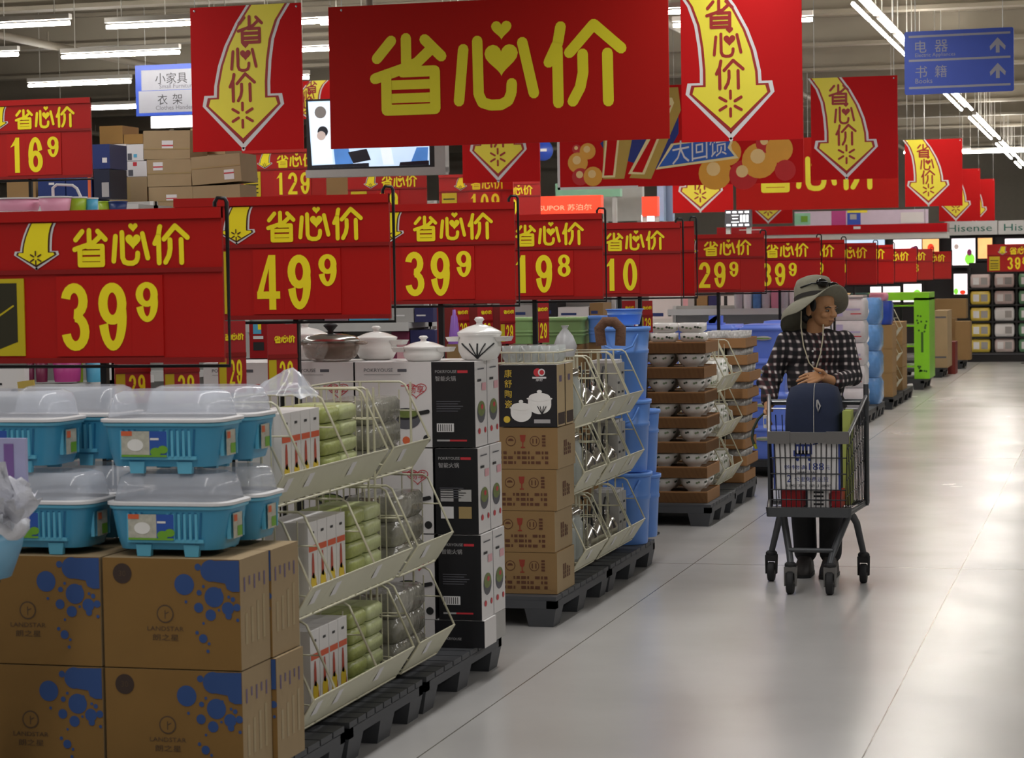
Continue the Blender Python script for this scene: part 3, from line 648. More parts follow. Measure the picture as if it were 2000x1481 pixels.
# --- black and white pot boxes at the end of the first run
PRD = mat('print_soft_red', 'C0303A', .5); PPK = mat('print_pink', 'D9A3AA', .5); PFD = mat('print_food_green', '6C7A3C', .5, var=.4, sc=50); LGY = mat('print_light_grey', 'A7A5A5', .5)
def pot_box(w, d, h, face, label, loc, rot=0, narrow=False):
    b = MB(); b.box(0, 0, 0, w, d, h, WBOX, mf=KBOX if narrow else WBOX, mr=WBOX if narrow else KBOX, mt=WBOX)
    y = -.001
    if narrow:
        b.text('POKRYOUSE', w*.08, h*.87, .011, LGY, y, 'L', w*.5); b.rect(w*.6, h*.87, w*.84, h*.9, PRD, y); b.text('智能火锅', w*.08, h*.775, .02, LGY, y)
        for i in range(5): b.rect(w*.1, h*(.42+.028*i), w*(.6+.06*(i % 3)), h*(.43+.028*i), GRY, y)
        if face: b.rect(w*.1, h*.18, w*.5, h*.28, WHT, y); [b.rect(w*(.13+.05*i), h*.19, w*(.15+.05*i), h*.27, INK, y-.0005) for i in range(7)]; b.rect(w*.1, h*.07, w*.4, h*.09, LGY, y); b.rect(w*.4, h*.07, w*.8, h*.09, PRD, y)
        else:
            for i in (0, 1):
                for j in (0, 1): b.rect(w*(.12+.42*i), h*(.18+.2*j), w*(.42+.42*i), h*(.32+.2*j), [WHT, LGY, TAPE, GRS][i*2+j], y)
        X = w+.001; Q = lambda m, c, zz, r, rz: b.poly([(X, c+r*math.cos(2*PI*k/16), zz+rz*math.sin(2*PI*k/16)) for k in range(16)], m)
        Q(GRY, d*.5, h*.4, d*.34, h*.13); X += .0006; Q(PFD, d*.5, h*.44, d*.3, h*.09); X += .0006; Q(PRD, d*.55, h*.46, d*.1, h*.03); Q(PRD, d*.3, h*.18, d*.1, h*.035); Q(PRD, d*.8, h*.18, d*.08, h*.035)
        b.poly([(X, d*.2, h*.90), (X, d*.75, h*.90), (X, d*.75, h*.915), (X, d*.2, h*.915)], GRY); b.poly([(X, d*.2, h*.76), (X, d*.5, h*.76), (X, d*.5, h*.79), (X, d*.2, h*.79)], INK); b.poly([(X, d*.55, h*.65), (X, d*.9, h*.65), (X, d*.9, h*.74), (X, d*.55, h*.74)], PPK)
    else:
        b.text('POKRYOUSE', w*.12, h*.885, .014, GRY, y, 'L', w*.38); b.rect(w*.56, h*.885, w*.68, h*.92, GRY, y); b.rect(w*.12, h*.85, w*.6, h*.858, LGY, y)
        hp = heart(w*.80, h*.66, w*.27, h*.17); b.stroke([(p[0], p[1]) for p in hp]+[hp[0]], .003, PRD, y, n=6); b.text('畅享', w*.80, h*.635, .032, PRD, y-.001, 'C')
        b.rect(w*.6, h*.715, w*.8, h*.725, PRD, y)
        b.disc(w*.66, h*.33, w*.19, GRY, y, 20, h*.12); b.disc(w*.66, h*.39, w*.18, INK, y-.0005, 20, h*.07); b.disc(w*.66, h*.395, w*.155, PFD, y-.001, 20, h*.05); b.stroke([(w*.84, h*.40), (w*.95, h*.42)], .016, INK, y-.001); b.disc(w*.66, h*.08, w*.05, LO, y, 12); b.disc(w*.93, h*.1, w*.05, INK, y, 12)
    o = b.build('pot_box', None, loc, rot, bevel=.003)
    return tag(o, label, 'pot box', 'boxed pots at the end of the first pallets')
for r in range(3):
    z = .252+r*.343
    for i in range(2):
        pot_box(.176, .172, .338, r != 1, 'pot box with black narrow front, %s row, %s from the camera' % (TN[r], ['first', 'second'][i]), (-2.625+.012*(2-r)*.6, 8.5+i*.178, z), 0, True)
    for i in range(3):
        pot_box(.318, .172, .338, 0, 'white heart pot box, %s row, %s left of the black fronted stack' % (TN[r], ORD[i]), (-2.945-i*.325, 8.5, z))
for i in range(2):
    b = MB(); b.box(0, 0, 0, .205 if not i else .195, .172, .108, WBOX if i else WBOX, mf=KBOX, mr=GRS if i else WBOX); b.text('POKRYOUSE', .03, .03, .01, LGY, -.001)
    tag(b.build('pot_carton', None, (-2.63, 8.5+i*.178, .142), bevel=.003), ['low flat box with black front at the foot of the black stack, nearest the camera', 'low flat grey sided box at the foot of the black stack, behind the other'][i], 'box')
for i in range(3):
    b = MB(); b.box(0, 0, 0, .318, .172, .108, WBOX); tag(b.build('pot_carton', None, (-2.945-i*.325, 8.5, .142), bevel=.003), 'low white box on the pallet under the heart boxes, %s from the right' % ORD[i], 'box')
# --- pots shown on top
def pot(loc, r, h, lidh, label, name='casserole_pot', leafy=False, group='white lidded pots on the boxes'):
    t = thing(name, label, 'pot', loc, 0, group)
    b = MB(); b.smooth = True
    b.lathe([(r*.62, 0), (r*.8, h*.06), (r*.97, h*.35), (r, h*.6), (r*.93, h*.85), (r*.98, h*.95), (r*1.02, h), (r*.95, h)], PORC, n=28)
    if leafy:
        for s, q in ((-1, .8), (1, .85), (-1, .35), (1, .4), (.3, .1)):
            pts = []
            for k2 in range(7):
                f = k2/6; a = -PI/2+.15+s*(f*q); rr = r*(.80+.2*math.sin(min(1, f*1.15)*PI*.55)); pts.append((rr*math.cos(a), rr*math.sin(a)-.002, h*(.08+.62*f-.15*max(0, f-.7))))
            b.tube(pts, .0032, INK, 4)
    b.build('body', t)
    for s in (-1, 1):
        b = MB(); b.box(s*r*1.15-.028, -.045, h*.72, s*r*1.15+.028, .045, h*.72+.018, PORC, .006, .012); b.build('handle', t, bevel=.005)
    b = MB(); b.lathe([(r*1.0, h), (r*1.03, h+.006), (r*.9, h+lidh*.35), (r*.55, h+lidh*.75), (r*.15, h+lidh), (r*.14, h+lidh*1.25), (r*.24, h+lidh*1.5), (r*.16, h+lidh*1.75), (.0001, h+lidh*1.8)], PORC, n=28); b.build('lid', t)
    return t
b = MB(); b.box(-3.595, 8.68, .142, -2.63, 8.9, 1.274, WBOX); tag(b.build('white_carton', None, (0, 0, 0), bevel=.004), 'tall plain white carton behind the heart boxes, carrying the white pots', 'carton')
pot((-3.255, 8.775, 1.276), .095, .10, .035, 'white lidded pot behind the sign post, leftmost of the pots')
pot((-2.945, 8.775, 1.276), .085, .085, .03, 'white lidded pot between the glass casserole and the low pot')
pot((-2.685, 8.59, 1.276), .082, .052, .028, 'low wide white pot on the heart box')
pot((-2.475, 8.67, 1.276), .088, .105, .038, 'tall round white pot with painted leaves on the black boxes', leafy=True)
t = thing('glass_casserole', 'clear brown glass casserole with steel lid and black knob on the white boxes', 'pot', (-3.075, 8.585, 1.276))
GLB = mat('smoky_glass', '9A887A', .08, alpha=.6, var=.3, sc=14)
b = MB(); b.lathe([(.07, 0), (.105, .02), (.118, .055), (.118, .08), (.112, .08)], GLB, n=28, sy=.7); b.build('bowl', t)
b = MB()
for s in (-1, 1): b.ell((s*.128, 0, .074), (.03, .03, .008), GLB, 10)
b.build('handle', t)
b = MB(); b.lathe([(.122, .08), (.124, .086), (.10, .103), (.05, .112), (.0001, .114)], STEEL, n=28, sy=.7); b.build('lid', t)
b = MB(); b.lathe([(.012, .113), (.012, .125), (.03, .145), (.022, .153), (.0001, .155)], INK, n=16); b.build('knob', t)
# --- second run: fragile cartons, pottery box, glassware, blue buckets
PBR = mat('print_dark_brown', '5A3520', .75); PREDB = mat('print_brick_red', '8E3322', .75)
def fragile_carton(loc, label):
    w, d, h = .285, .34, .19
    b = MB(); b.box(0, 0, 0, w, d, h, CARD, mr=CARD2); y = -.0012
    for cx in (.22, .62):
        b.disc(w*cx, h*.68, .024, PBR, y, 18); b.disc(w*cx, h*.68, .0205, CARD, y-.0004, 18)
    b.poly([(w*.22+.014*math.cos(a*PI/6), y-.0008, h*.68+.012*math.sin(a*PI/6)) for a in range(7)], PBR)
    for q in (.59, .65): b.rect(w*q-.003, h*.62, w*q+.003, h*.74, PBR, y-.0008)
    b.poly([(w*.37, y, h*.83), (w*.47, y, h*.83), (w*.455, y, h*.68), (w*.425, y, h*.64), (w*.415, y, h*.64), (w*.385, y, h*.68)], PREDB); b.stroke([(w*.42, h*.64), (w*.42, h*.54)], .005, PREDB, y); b.rect(w*.385, h*.51, w*.455, h*.54, PREDB, y)
    for i in range(4): b.rect(w*.74, h*(.55+.075*i), w*.8, h*(.6+.075*i), PBR, y)
    for r in range(3):
        x = .04
        for i in range(11):
            q = .03+.025*((i*7+r*3) % 3)
            if (i+r) % 5 != 4: b.rect(w*x, h*(.12+.12*r), w*(x+q), h*(.19+.12*r), PBR, y)
            x += q+.022
    X = w+.001
    for j, (q, hh) in enumerate(((.34, .36), (.44, .36), (.56, .28), (.66, .24))):
        b.poly([(X, d*q, h*.3), (X, d*(q+.07), h*.3), (X, d*(q+.07), h*(.3+hh)), (X, d*q, h*(.3+hh))], PBR)
        for e in (.07, .17): b.poly([(X+.0005, d*(q+.02), h*(.3+e)), (X+.0005, d*(q+.05), h*(.3+e)), (X+.0005, d*(q+.05), h*(.33+e)), (X+.0005, d*(q+.02), h*(.33+e))], CARD2)
    return tag(b.build('fragile_carton', None, loc, bevel=.005), label, 'carton', 'brown cartons with fragile marks')
for r in range(4):
    fragile_carton((-2.775+[.012, .02, .008, .0][r]*-1+.0, 10.0, .142+r*.1925), 'brown carton with fragile symbols, %s from the pallet up' % ORD[r])
GOLDP = mat('print_bright_gold', 'D8B93A', .5); BEIGE = mat('box_beige_side', 'B9A27A', .6)
b = MB(); w, d, h = .275, .15, .285
b.box(0, 0, 0, w, d, h, KBOX, mr=BEIGE, mt=WBOX)
for i, ch in enumerate('康舒陶瓷'): b.text(ch, w*.16, h*(.80-.165*i), .036, GOLDP, -.001, 'C')
b.disc(w*.67, h*.88, .019, PRD, -.001, 18); b.disc(w*.74, h*.88, .017, WHT, -.0015, 18); b.disc(w*.745, h*.88, .011, PRD, -.002, 16); b.text('康舒', w*.7, h*.735, .016, WHT, -.001, 'C'); b.rect(w*.58, h*.78, w*.82, h*.81, WHT, -.001)
def potprint(cx, cz, r): 
    b.disc(w*cx, h*cz, r, PORC, -.0012, 22, r*.8); b.rect(w*cx-r, h*cz, w*cx+r, h*cz+r*.5, PORC, -.0016); b.disc(w*cx, h*cz+r*.5, r*1.12, PORC, -.002, 22, r*.16); b.disc(w*cx, h*cz+r*.62, r*.92, PORC, -.0024, 22, r*.36); b.disc(w*cx, h*cz+r*1.08, r*.22, PORC, -.0028, 12, r*.16)
potprint(.70, .36, .055); potprint(.38, .22, .050)
for s in (-1, -.4, .4, 1): b.stroke([(w*.74, h*.2), (w*.74+s*.02, h*.33)], .004, INK, -.0034)
b.disc(w*.13, h*.12, .016, GOLDP, -.001, 16); b.rect(w*.6, h*.06, w*.88, h*.12, LGY, -.001)
X = w+.001; b.poly([(X, d*.1, h*.03), (X, d*.95, h*.03), (X, d*.95, h*.22), (X, d*.1, h*.22)], PKB); b.poly([(X, d*.3, h*.72), (X, d*.6, h*.72), (X, d*.6, h*.82), (X, d*.3, h*.82)], PVI)
o = tag(b.build('pottery_box', None, (-2.765, 10.0, .914), bevel=.003), 'black box with gold characters and two white pots, topmost of the fragile cartons', 'pot box', 'black pottery boxes')
dup(o, (-2.765, 10.165, .914), 'black pottery box with beige side, directly behind the foremost pottery box')
t = thing('wire_tray', 'flat wire tray of clear glass dishes on the black pottery boxes', 'tray', (-2.77, 10.0, 1.201))
b = MB()
for z in (.005, .055):
    b.tube([(0, 0, z), (.285, 0, z), (.285, .31, z), (0, .31, z)], .004, CREAM, 5, True)
for i in range(8): b.tube([(.02+i*.035, 0, .055), (.02+i*.035, 0, .005), (.02+i*.035, .31, .005)], .0025, CREAM, 4)
b.build('wire_frame', t)
for i in range(6):
    b = MB(); b.lathe([(.03, .008), (.042, .03), (.044, .085), (.04, .085)], GLASS, .05+(i % 3)*.092, .06+(i//3)*.13, 0, 14); tag(b.build('glass_jar', None, (-2.77, 10.0, 1.201)), 'clear glass jar in the wire tray, %s row, %s from the left' % (['front', 'rear'][i//3], ORD[i % 3]), 'glass jar', 'glass jars in the wire tray')
T2 = [(0, .185), (0, .565), (0, .865)]
T2 = [(0, .19), (0, .56), (0, .875)]
wire_rack((-2.45, 0, 0), [10.36, 10.83], T2, 'cream wire rack of glass jars right behind the fragile cartons', step=.06)
wire_rack((-2.45, 0, 0), [10.91, 11.36], T2, 'cream wire rack of steel kettles in the middle of the glassware run', step=.06)
wire_rack((-2.45, 0, 0), [11.39, 11.74], T2, 'cream wire rack of paper packed ware next to the blue buckets', step=.06)
SM = mat('mirror_steel', 'C9C6C0', .12, .95, var=.25, sc=12)
def proto(o, first, L, lab, grp=None):
    if first is None: o.location = L; o['label'] = lab; return o
    return first
gj = kt = pk = None
for ti, (dx, z) in enumerate(T2):
    for i in range(3):
        for j in range(2):
            L = (-2.45-.165-j*.115, 10.46+i*.155, z+.006); lab = 'tall clear glass jar, %s tier behind the fragile cartons, %s from the camera, %s row' % (TN[ti], ORD[i], ['front', 'back'][j])
            if gj is None:
                gj = thing('storage_jar', lab, 'glass jar', L, 0, 'glass storage jars in the wire rack')
                b = MB(); b.lathe([(.045, 0), (.055, .02), (.055, .19), (.040, .22), (.040, .235)], GLASS, n=14); b.build('jar', gj)
                b = MB(); b.lathe([(.044, .23), (.044, .265), (.0001, .27)], SM, n=14); b.build('lid', gj)
            else: dup(gj, L, lab)
    for i in range(2):
        for j in range(2):
            L = (-2.45-.152-j*.134, 11.01+i*.19, z+.006); lab = 'steel kettle, %s tier of the middle rack, %s from the camera, %s row' % (TN[ti], ORD[i], ['front', 'back'][j])
            if kt is None:
                kt = thing('steel_kettle', lab, 'kettle', L, 0, 'steel kettles in the wire rack')
                b = MB(); b.lathe([(.055, 0), (.066, .02), (.063, .10), (.038, .14)], SM, n=18); b.build('body', kt)
                b = MB(); b.lathe([(.039, .138), (.02, .158), (.008, .161), (.012, .178), (.0001, .182)], STEEL, n=14); b.build('lid', kt)
                b = MB(); b.tube([(0, -.055, .12), (0, -.062, .20), (0, -.02, .245), (0, .02, .245), (0, .062, .20), (0, .055, .12)], .006, INK, 6); b.build('handle', kt)
            else: dup(kt, L, lab)
    for i in range(2): dup(kt, (-2.45-.152-i*.134, 11.475, z+.006), 'steel kettle beside the paper packs, %s tier, %s row' % (TN[ti], ['front', 'back'][i]))
    for i in range(1, 3):
        L = (-2.45-.10, 11.455+i*.095, z+.006); lab = 'pale paper pack with grey print, %s tier by the blue buckets, %s one' % (TN[ti], ORD[i-1])
        if pk is None:
            b = MB(); b.box(-.15, 0, 0, 0, .09, .26, GRS); b.box(-.14, .01, .26, -.01, .08, .275, WHT)
            for q in (.1, .15, .2): b.poly([(.001, .015, q), (.001, .06, q), (.001, .06, q+.012), (.001, .015, q+.012)], INK)
            pk = tag(b.build('paper_pack', None, L, bevel=.003), lab, 'pack', 'paper packs in the wire rack')
        else: dup(pk, L, lab)
# things on top of the rack
b = MB(); b.smooth = True
b.lathe([(.045, 0), (.06, .05), (.04, .1), (.012, .135), (.02, .15)], mat('thin_white_bag', 'C8C9CC', .3, alpha=.8, bump=.5), n=12); tag(b.build('plastic_bag', None, (-2.60, 10.62, 1.214)), 'small crumpled white plastic bag on top of the glassware rack', 'bag')
b = MB(); b.tube([(-.02, .0, .0), (-.03, 0, .09), (0, 0, .125), (.05, 0, .125), (.085, 0, .09), (.08, 0, .0)], .028, mat('brown_fleece', '6F5240', .9, bump=.6, sc=60), 10); tag(b.build('furry_handle', None, (-2.60, 11.5, 1.235)), 'brown furry arch shaped handle on top of the rack by the blue buckets', 'handle')
# blue buckets and ladder-like tubs
def bucket(loc, r, h, m, label, name='plastic_bucket', grp='blue buckets at the end of the second pallets', per=True):
    t = thing(name, label, 'bucket', loc, 0, grp)
    b = MB(); b.lathe([(r*.82, 0), (r*.84, .01), (r*.93, h*.62), (r*.97, h*.63), (r*.97, h*.68), (r*.94, h*.69), (r, h*.94)], m, n=22); b.build('body', t)
    b = MB(); b.lathe([(r*.98, h*.94), (r*1.06, h*.945), (r*1.06, h), (r*.98, h), (r*.9, h*.97), (.0001, h*.97)], m, n=22); b.build('rim', t)
    if per:
        b = MB()
        for s in (-1, 1): b.tube([(s*r*.7, -r*.75, h*.9), (s*r*.55, -r*1.12, h*.74), (0, -r*1.2, h*.66)], .006, m, 5)
        b.build('handle', t)
    return t
for j in range(3):
    bucket((-2.60, 11.98, .142+j*.395), .135, .39, BLUEB, 'sky blue bucket, front stack on the second pallets, %s up' % ORD[j])
bucket((-2.615, 12.06, .142+3*.395-.03+.035), .10, .085, BLUEB, 'small sky blue pail topping the front bucket stack', per=False)
for j in range(2): bucket((-2.60, 12.30, .142+j*.36 if j else .142), .12, .35, BLUEB, 'sky blue bucket, rear stack at the pallet end, %s' % ['bottom one', 'upper one'][j])
def bin_stack(px0, px1, ytop, Y, m, label, grp, base=.142, hh=.16):
    a, c = at(px0, ytop, Y), at(px1, ytop, Y); w_ = (c.x-a.x)/2; z = a.z-hh; cx = (a.x+c.x)/2
    t = thing('storage_bin', label, 'storage bin', (cx, Y+w_*.8, z), 0, grp)
    b = MB(); b.loft([rrect(w_*.9, w_*.72, .03, 0), rrect(w_*.97, w_*.78, .035, hh*.86)], m, True, False)
    for q in (.3, .42): b.loft([rrect(w_*.955, w_*.765, .035, hh*q), rrect(w_*.985, w_*.79, .035, hh*q+.006), rrect(w_*.96, w_*.77, .035, hh*q+.014)], m, False, False)
    b.build('body', t)
    b = MB(); b.loft([rrect(w_*1.0, w_*.8, .035, hh*.86), rrect(w_*1.02, w_*.82, .035, hh*.9), rrect(w_*1.02, w_*.82, .035, hh), rrect(w_*.95, w_*.75, .03, hh)], m, True, True); b.build('lid', t)
    b = MB(); b.box(cx-w_*.9, Y+.02, .142, cx+w_*.9, Y+w_*1.5, z-.001, CARD); tag(b.build('cardboard_carton', None, (0, 0, 0)), 'plain brown carton under the %s' % label, 'carton')
pallet(-2.93, 13.0, .9, 1.3, 'grey pallet under the green and blue lidded bins', PALM)
for i, (x0, x1) in enumerate(((968, 1040), (1044, 1140))): bin_stack(x0, x1, 621, 13.15, GREENP, 'sage green lidded bin, %s' % ['left one behind the pot with leaves', 'right one above the glass tray'][i], 'green lidded bins')
for i, (x0, x1) in enumerate(((1146, 1182), (1186, 1234))): bin_stack(x0, x1, 617, 13.2, BLUEB, 'blue lidded bin, %s' % ['left one beside the green bins', 'right one behind the fur handle'][i], 'blue lidded bins')
# --- third run: trays of bowls
DOT = mat('print_flower_dark', '3D4A3C', .4); DOTG = mat('print_leaf_green', '7E9070', .4)
TRAYI = mat('tray_inside', '7A5A3C', .9)
def tray(loc, w, d, h, label, grp, fl=.005):
    b = MB(); q = .006
    b.box(0, 0, 0, w, d, fl, TRAYI)
    b.box(0, 0, 0, w, q, h, TRAYC); b.box(0, d-q, 0, w, d, h, TRAYC); b.box(0, q, 0, q, d-q, h, TRAYC); b.box(w-q, q, 0, w, d-q, h, TRAYC)
    return tag(b.build('cardboard_tray', None, loc), label, 'cardboard tray', grp)
def bowl(loc, label, inverted=False):
    b = MB(); b.smooth = True; r, h = .093, .088
    pr = [(.042, 0), (.044, .008), (.064, .022), (.084, .05), (.092, .078), (r, h), (.090, h), (.08, .05), (.05, .02), (.0001, .016)]
    b.lathe(pr, PORC, n=22); b.smooth = False
    random.seed(5)
    for a, z in ((-1.9, .062), (-1.75, .066), (-1.2, .06), (-1.05, .064), (-.5, .062), (-.35, .066), (0.2, .06), (.5, .063), (-2.6, .062)):
        rr = .0895*(.90+.1*(z/h))+.0035
        c = Vector((rr*math.cos(a), rr*math.sin(a), z)); tx = Vector((-math.sin(a), math.cos(a), 0))
        b.poly([c+tx*(.008*math.cos(k*PI/4))+Vector((0, 0, .007*math.sin(k*PI/4))) for k in range(8)], DOT if int(a*10) % 2 else DOTG)
    return tag(b.build('soup_bowl', None, loc), label, 'bowl', 'white flowered soup bowls in the trays')
bw = tr = None
for k in range(7):
    z = .142+k*.159; off = [.0, .0, -.004, .004, -.01, -.012, 0][k]; wd = .60
    lab = 'cardboard tray of white bowls, %s from the pallet up' % ORD[k]; L = (-2.535+off-wd, 14.1, z)
    if tr is None: tr = tray(L, wd, .46, .073, lab, 'cardboard trays of white bowls', .064)
    else: dup(tr, L, lab)
    if k < 6:
        for i in range(3):
            for j in range(2):
                L = (-2.535+off-.105-i*.195, 14.1+.11+j*.22, z+.065); lab = 'white flowered bowl, %s tray up, %s from the aisle, %s row' % (ORD[k], ORD[i], ['front', 'rear'][j])
                if bw is None: bw = bowl(L, lab)
                else: dup(bw, L, lab)
def serving(loc, r, h, label, rot=0):
    b = MB(); b.smooth = True
    b.loft([rrect(r*.7, r*.6, .03, 0), rrect(r, r*.85, .045, h*.25), rrect(r*1.02, r*.87, .045, h), rrect(r*.95, r*.8, .04, h), rrect(r*.6, r*.5, .03, h*.8)], PORC, True, True); b.smooth = False
    for x, z, m in ((r*.35, .6, DOT), (r*.55, .55, DOT), (-r*.3, .5, DOTG), (r*.0, .45, DOTG), (-.6*r, .6, DOT), (.75*r, .5, DOTG)):
        b.disc(x, h*z, .009, m, -r*.87-.001, 8, .007)
    return tag(b.build('serving_dish', None, loc, rot), label, 'dish', 'white flowered dishes on the top tray')
for i, (x, y, z, l) in enumerate(((-3.0, 14.24, 1.162, 'lower left dish on the top tray'), (-2.82, 14.2, 1.162, 'lower middle dish on the top tray'), (-2.63, 14.22, 1.162, 'lower right dish on the top tray'), (-2.99, 14.24, 1.225, 'upper left dish, stacked on another'), (-2.82, 14.2, 1.225, 'upper middle dish, with leaf print'), (-2.64, 14.22, 1.225, 'upper right dish, tilted and with black dots'))):
    serving((x, y, z), .085, .062, 'white flowered dish: '+l)
T3 = [(0, .19), (0, .5), (0, .81)]
wire_rack((-2.52, 0, 0), [14.66, 15.0], T3, 'cream wire rack with cups right behind the trays of white bowls', step=.08)
wire_rack((-2.52, 0, 0), [15.04, 15.4], T3, 'cream wire rack with cups in front of the speckled bowl trays', step=.08)
cp = None
for ti, (dx, z) in enumerate(T3):
    for i in range(4):
        L = (-2.52-.14, 14.75+i*.16+(i > 1)*.06, z+.006); lab = 'white patterned cup with round handle, %s tier between the tray stacks, %s from the camera' % (TN[ti], ORD[i])
        if cp is None:
            cp = thing('coffee_cup', lab, 'cup', L, 0, 'white cups in the wire racks')
            b = MB(); b.lathe([(.045, 0), (.055, .02), (.06, .2), (.056, .2)], PORC, n=16)
            b.smooth = False
            for a in (-1.8, -1.2, -.6, 0, .5):
                for zz in (.06, .12, .17): b.poly([((.061)*math.cos(a)+.008*math.cos(k*PI/3)*-math.sin(a), .061*math.sin(a)+.008*math.cos(k*PI/3)*math.cos(a), zz+.01*math.sin(k*PI/3)) for k in range(6)], DOTG)
            b.build('cup', cp)
            b = MB(); b.tube([(.055, 0, .16), (.085, 0, .15), (.09, 0, .1), (.075, 0, .06), (.055, 0, .05)], .006, PORC, 6); b.build('handle', cp)
        else: dup(cp, L, lab)
SPK = mat('speckled_porcelain', 'B9B7B4', .3, var=.75, sc=70)
tr = sb = None
for k in range(9):
    z = .142+k*.117; off = [-.02, 0, -.01, .0, .0, .01, .025, .01, .0][k]
    L = (-2.50+off-.33, 15.46, z); lab = 'narrow cardboard tray of speckled bowls, %s from the pallet up' % ORD[k]
    if tr is None: tr = tray(L, .33, .5, .07, lab, 'cardboard trays of speckled bowls')
    else: dup(tr, L, lab)
    for i in range(2):
        for j in range(3):
            L = (-2.50+off-.09-i*.15, 15.46+.09+j*.16, z+.006); lab = 'dark speckled bowl, %s narrow tray up, %s column, %s row' % (ORD[k], ['right', 'left'][i], ['front', 'middle', 'rear'][j])
            if sb is None:
                b = MB(); b.lathe([(.04, 0), (.06, .03), (.07, .108), (.066, .108), (.05, .05), (.0001, .03)], SPK, n=18); sb = tag(b.build('speckled_bowl', None, L), lab, 'bowl', 'speckled bowls in the narrow trays')
            else: dup(sb, L, lab)
# --- blue lidded storage boxes
pallet(-2.5, 17.4, 1.1, 1.15, 'dark pallet under the blue storage boxes', PALD); pallet(-2.5, 18.55, 1.2, 1.15, 'dark pallet behind the blue storage box pallet', PALD)
def blue_box(loc, label):
    w, d, h = .19, .26, .262
    t = thing('storage_box', label, 'storage box', loc, 0, 'blue lidded storage boxes')
    b = MB(); b.loft([rrect(w*.84, d*.88, .03, 0), rrect(w*.93, d*.95, .035, h*.80), rrect(w*.93, d*.95, .035, h*.82)], BLUEP, True, True); b.build('tub', t)
    b = MB(); b.loft([rrect(w*.96, d*.97, .035, h*.82), rrect(w, d, .04, h*.84), rrect(w, d, .04, h*.92), rrect(w*.9, d*.93, .035, h*.94), rrect(w*.88, d*.9, .03, h)], BLUEP, True, True); b.build('lid', t)
    for s in (-1,):
        b = MB(); b.ell((0.0, -d*.965, h*.60), (.07, .01, .018), LGY, 14); b.rect(-.05, h*.59, .05, h*.61, LG, -d*.965-.0105); b.build('latch', t)
    return t
sbx = None
for c in range(3):
    for r in range(4):
        L = (-2.685-c*.392, 17.7, .142+r*.262); lab = 'blue lidded storage box, %s column from the aisle, %s up' % (ORD[c], ORD[r])
        if sbx is None: sbx = blue_box(L, lab)
        else: dup(sbx, L, lab)
for r in range(4): dup(sbx, (-2.70, 18.9, .142+r*.262), 'blue lidded storage box in the rear stack of the blue box pallets, %s up' % ORD[r])
b = MB(); b.box(-.07, -.1, 0, .07, .1, .012, BLUEP); b.poly([(-.06, -.1, .012), (.02, -.1, .012), (.05, -.1, .07), (.03, -.1, .075)], BLUEP); b.box(-.03, -.1, .012, .07, .0, .07, BLUEP); tag(b.build('blue_lid', None, (-3.1, 17.65, 1.192)), 'small tilted blue lid lying on the blue storage boxes', 'lid')
# ---------------- shopper ----------------
PX, PY = -1.55, 11.85
SKIN = mat('tanned_skin', 'B08058', .55, var=.08, sc=20)
HATM = mat('olive_cotton', '7D7A6A', .9, var=.12, sc=40, bump=.2); HATD = mat('hat_band', '2A2622', .8); TRO = mat('black_trousers', '17171A', .85, bump=.2); SHOE = mat('dark_shoe', '241F1D', .6); HAIR = mat('black_hair', '141212', .5)
def plaid():
    m = bpy.data.materials.new('plaid_shirt'); m.use_nodes = True; t = m.node_tree; b = t.nodes['Principled BSDF']; L = t.links
    tc = t.nodes.new('ShaderNodeTexCoord'); sp = t.nodes.new('ShaderNodeSeparateXYZ'); L.new(tc.outputs['Object'], sp.inputs[0])
    nz = t.nodes.new('ShaderNodeTexNoise'); nz.inputs['Scale'].default_value = 7; L.new(tc.outputs['Object'], nz.inputs['Vector'])
    def M(op, *a):
        n = t.nodes.new('ShaderNodeMath'); n.operation = op
        for i, v in enumerate(a):
            if isinstance(v, (int, float)): n.inputs[i].default_value = v
            else: L.new(v, n.inputs[i])
        return n.outputs[0]
    wob = M('MULTIPLY', nz.outputs['Fac'], .02)
    def band(src, per, ph):
        q = M('SINE', M('MULTIPLY', M('ADD', M('ADD', src, wob), ph), 2*PI/per)); return M('MAXIMUM', M('MULTIPLY', M('ADD', q, .0), 1.0), 0)
    u = M('ADD', sp.outputs[0], M('MULTIPLY', sp.outputs[1], .6))
    a, c = band(u, .036, 0), band(sp.outputs[2], .040, 0)
    ab = M('MULTIPLY', a, c); s = M('MAXIMUM', a, c)
    m1 = t.nodes.new('ShaderNodeMix'); m1.data_type = 'RGBA'; m1.inputs[6].default_value = (.008, .008, .010, 1); m1.inputs[7].default_value = (.035, .026, .03, 1); L.new(s, m1.inputs[0])
    big = band(u, .29, .05); m3 = t.nodes.new('ShaderNodeMix'); m3.data_type = 'RGBA'; m3.inputs[7].default_value = (.09, .018, .022, 1); L.new(M('MULTIPLY', big, M('MULTIPLY', s, .6)), m3.inputs[0]); L.new(m1.outputs[2], m3.inputs[6])
    m2 = t.nodes.new('ShaderNodeMix'); m2.data_type = 'RGBA'; m2.inputs[7].default_value = (.72, .65, .63, 1); L.new(m3.outputs[2], m2.inputs[6]); L.new(ab, m2.inputs[0])
    L.new(m2.outputs[2], b.inputs['Base Color']); b.inputs['Roughness'].default_value = .9
    return m
PLAID = plaid()
def limb(b, pts, rad, m, n=14):
    b.tube(pts, rad, m, n)
    for p, r in zip(pts, rad): b.ell(p, (r, r, r), m, n)
def remesh(o, vox, sm=6, f=.5):
    r = o.modifiers.new('skin_join', 'REMESH'); r.mode = 'VOXEL'; r.voxel_size = vox; r.use_smooth_shade = True
    s2 = o.modifiers.new('soften', 'SMOOTH'); s2.iterations = sm; s2.factor = f
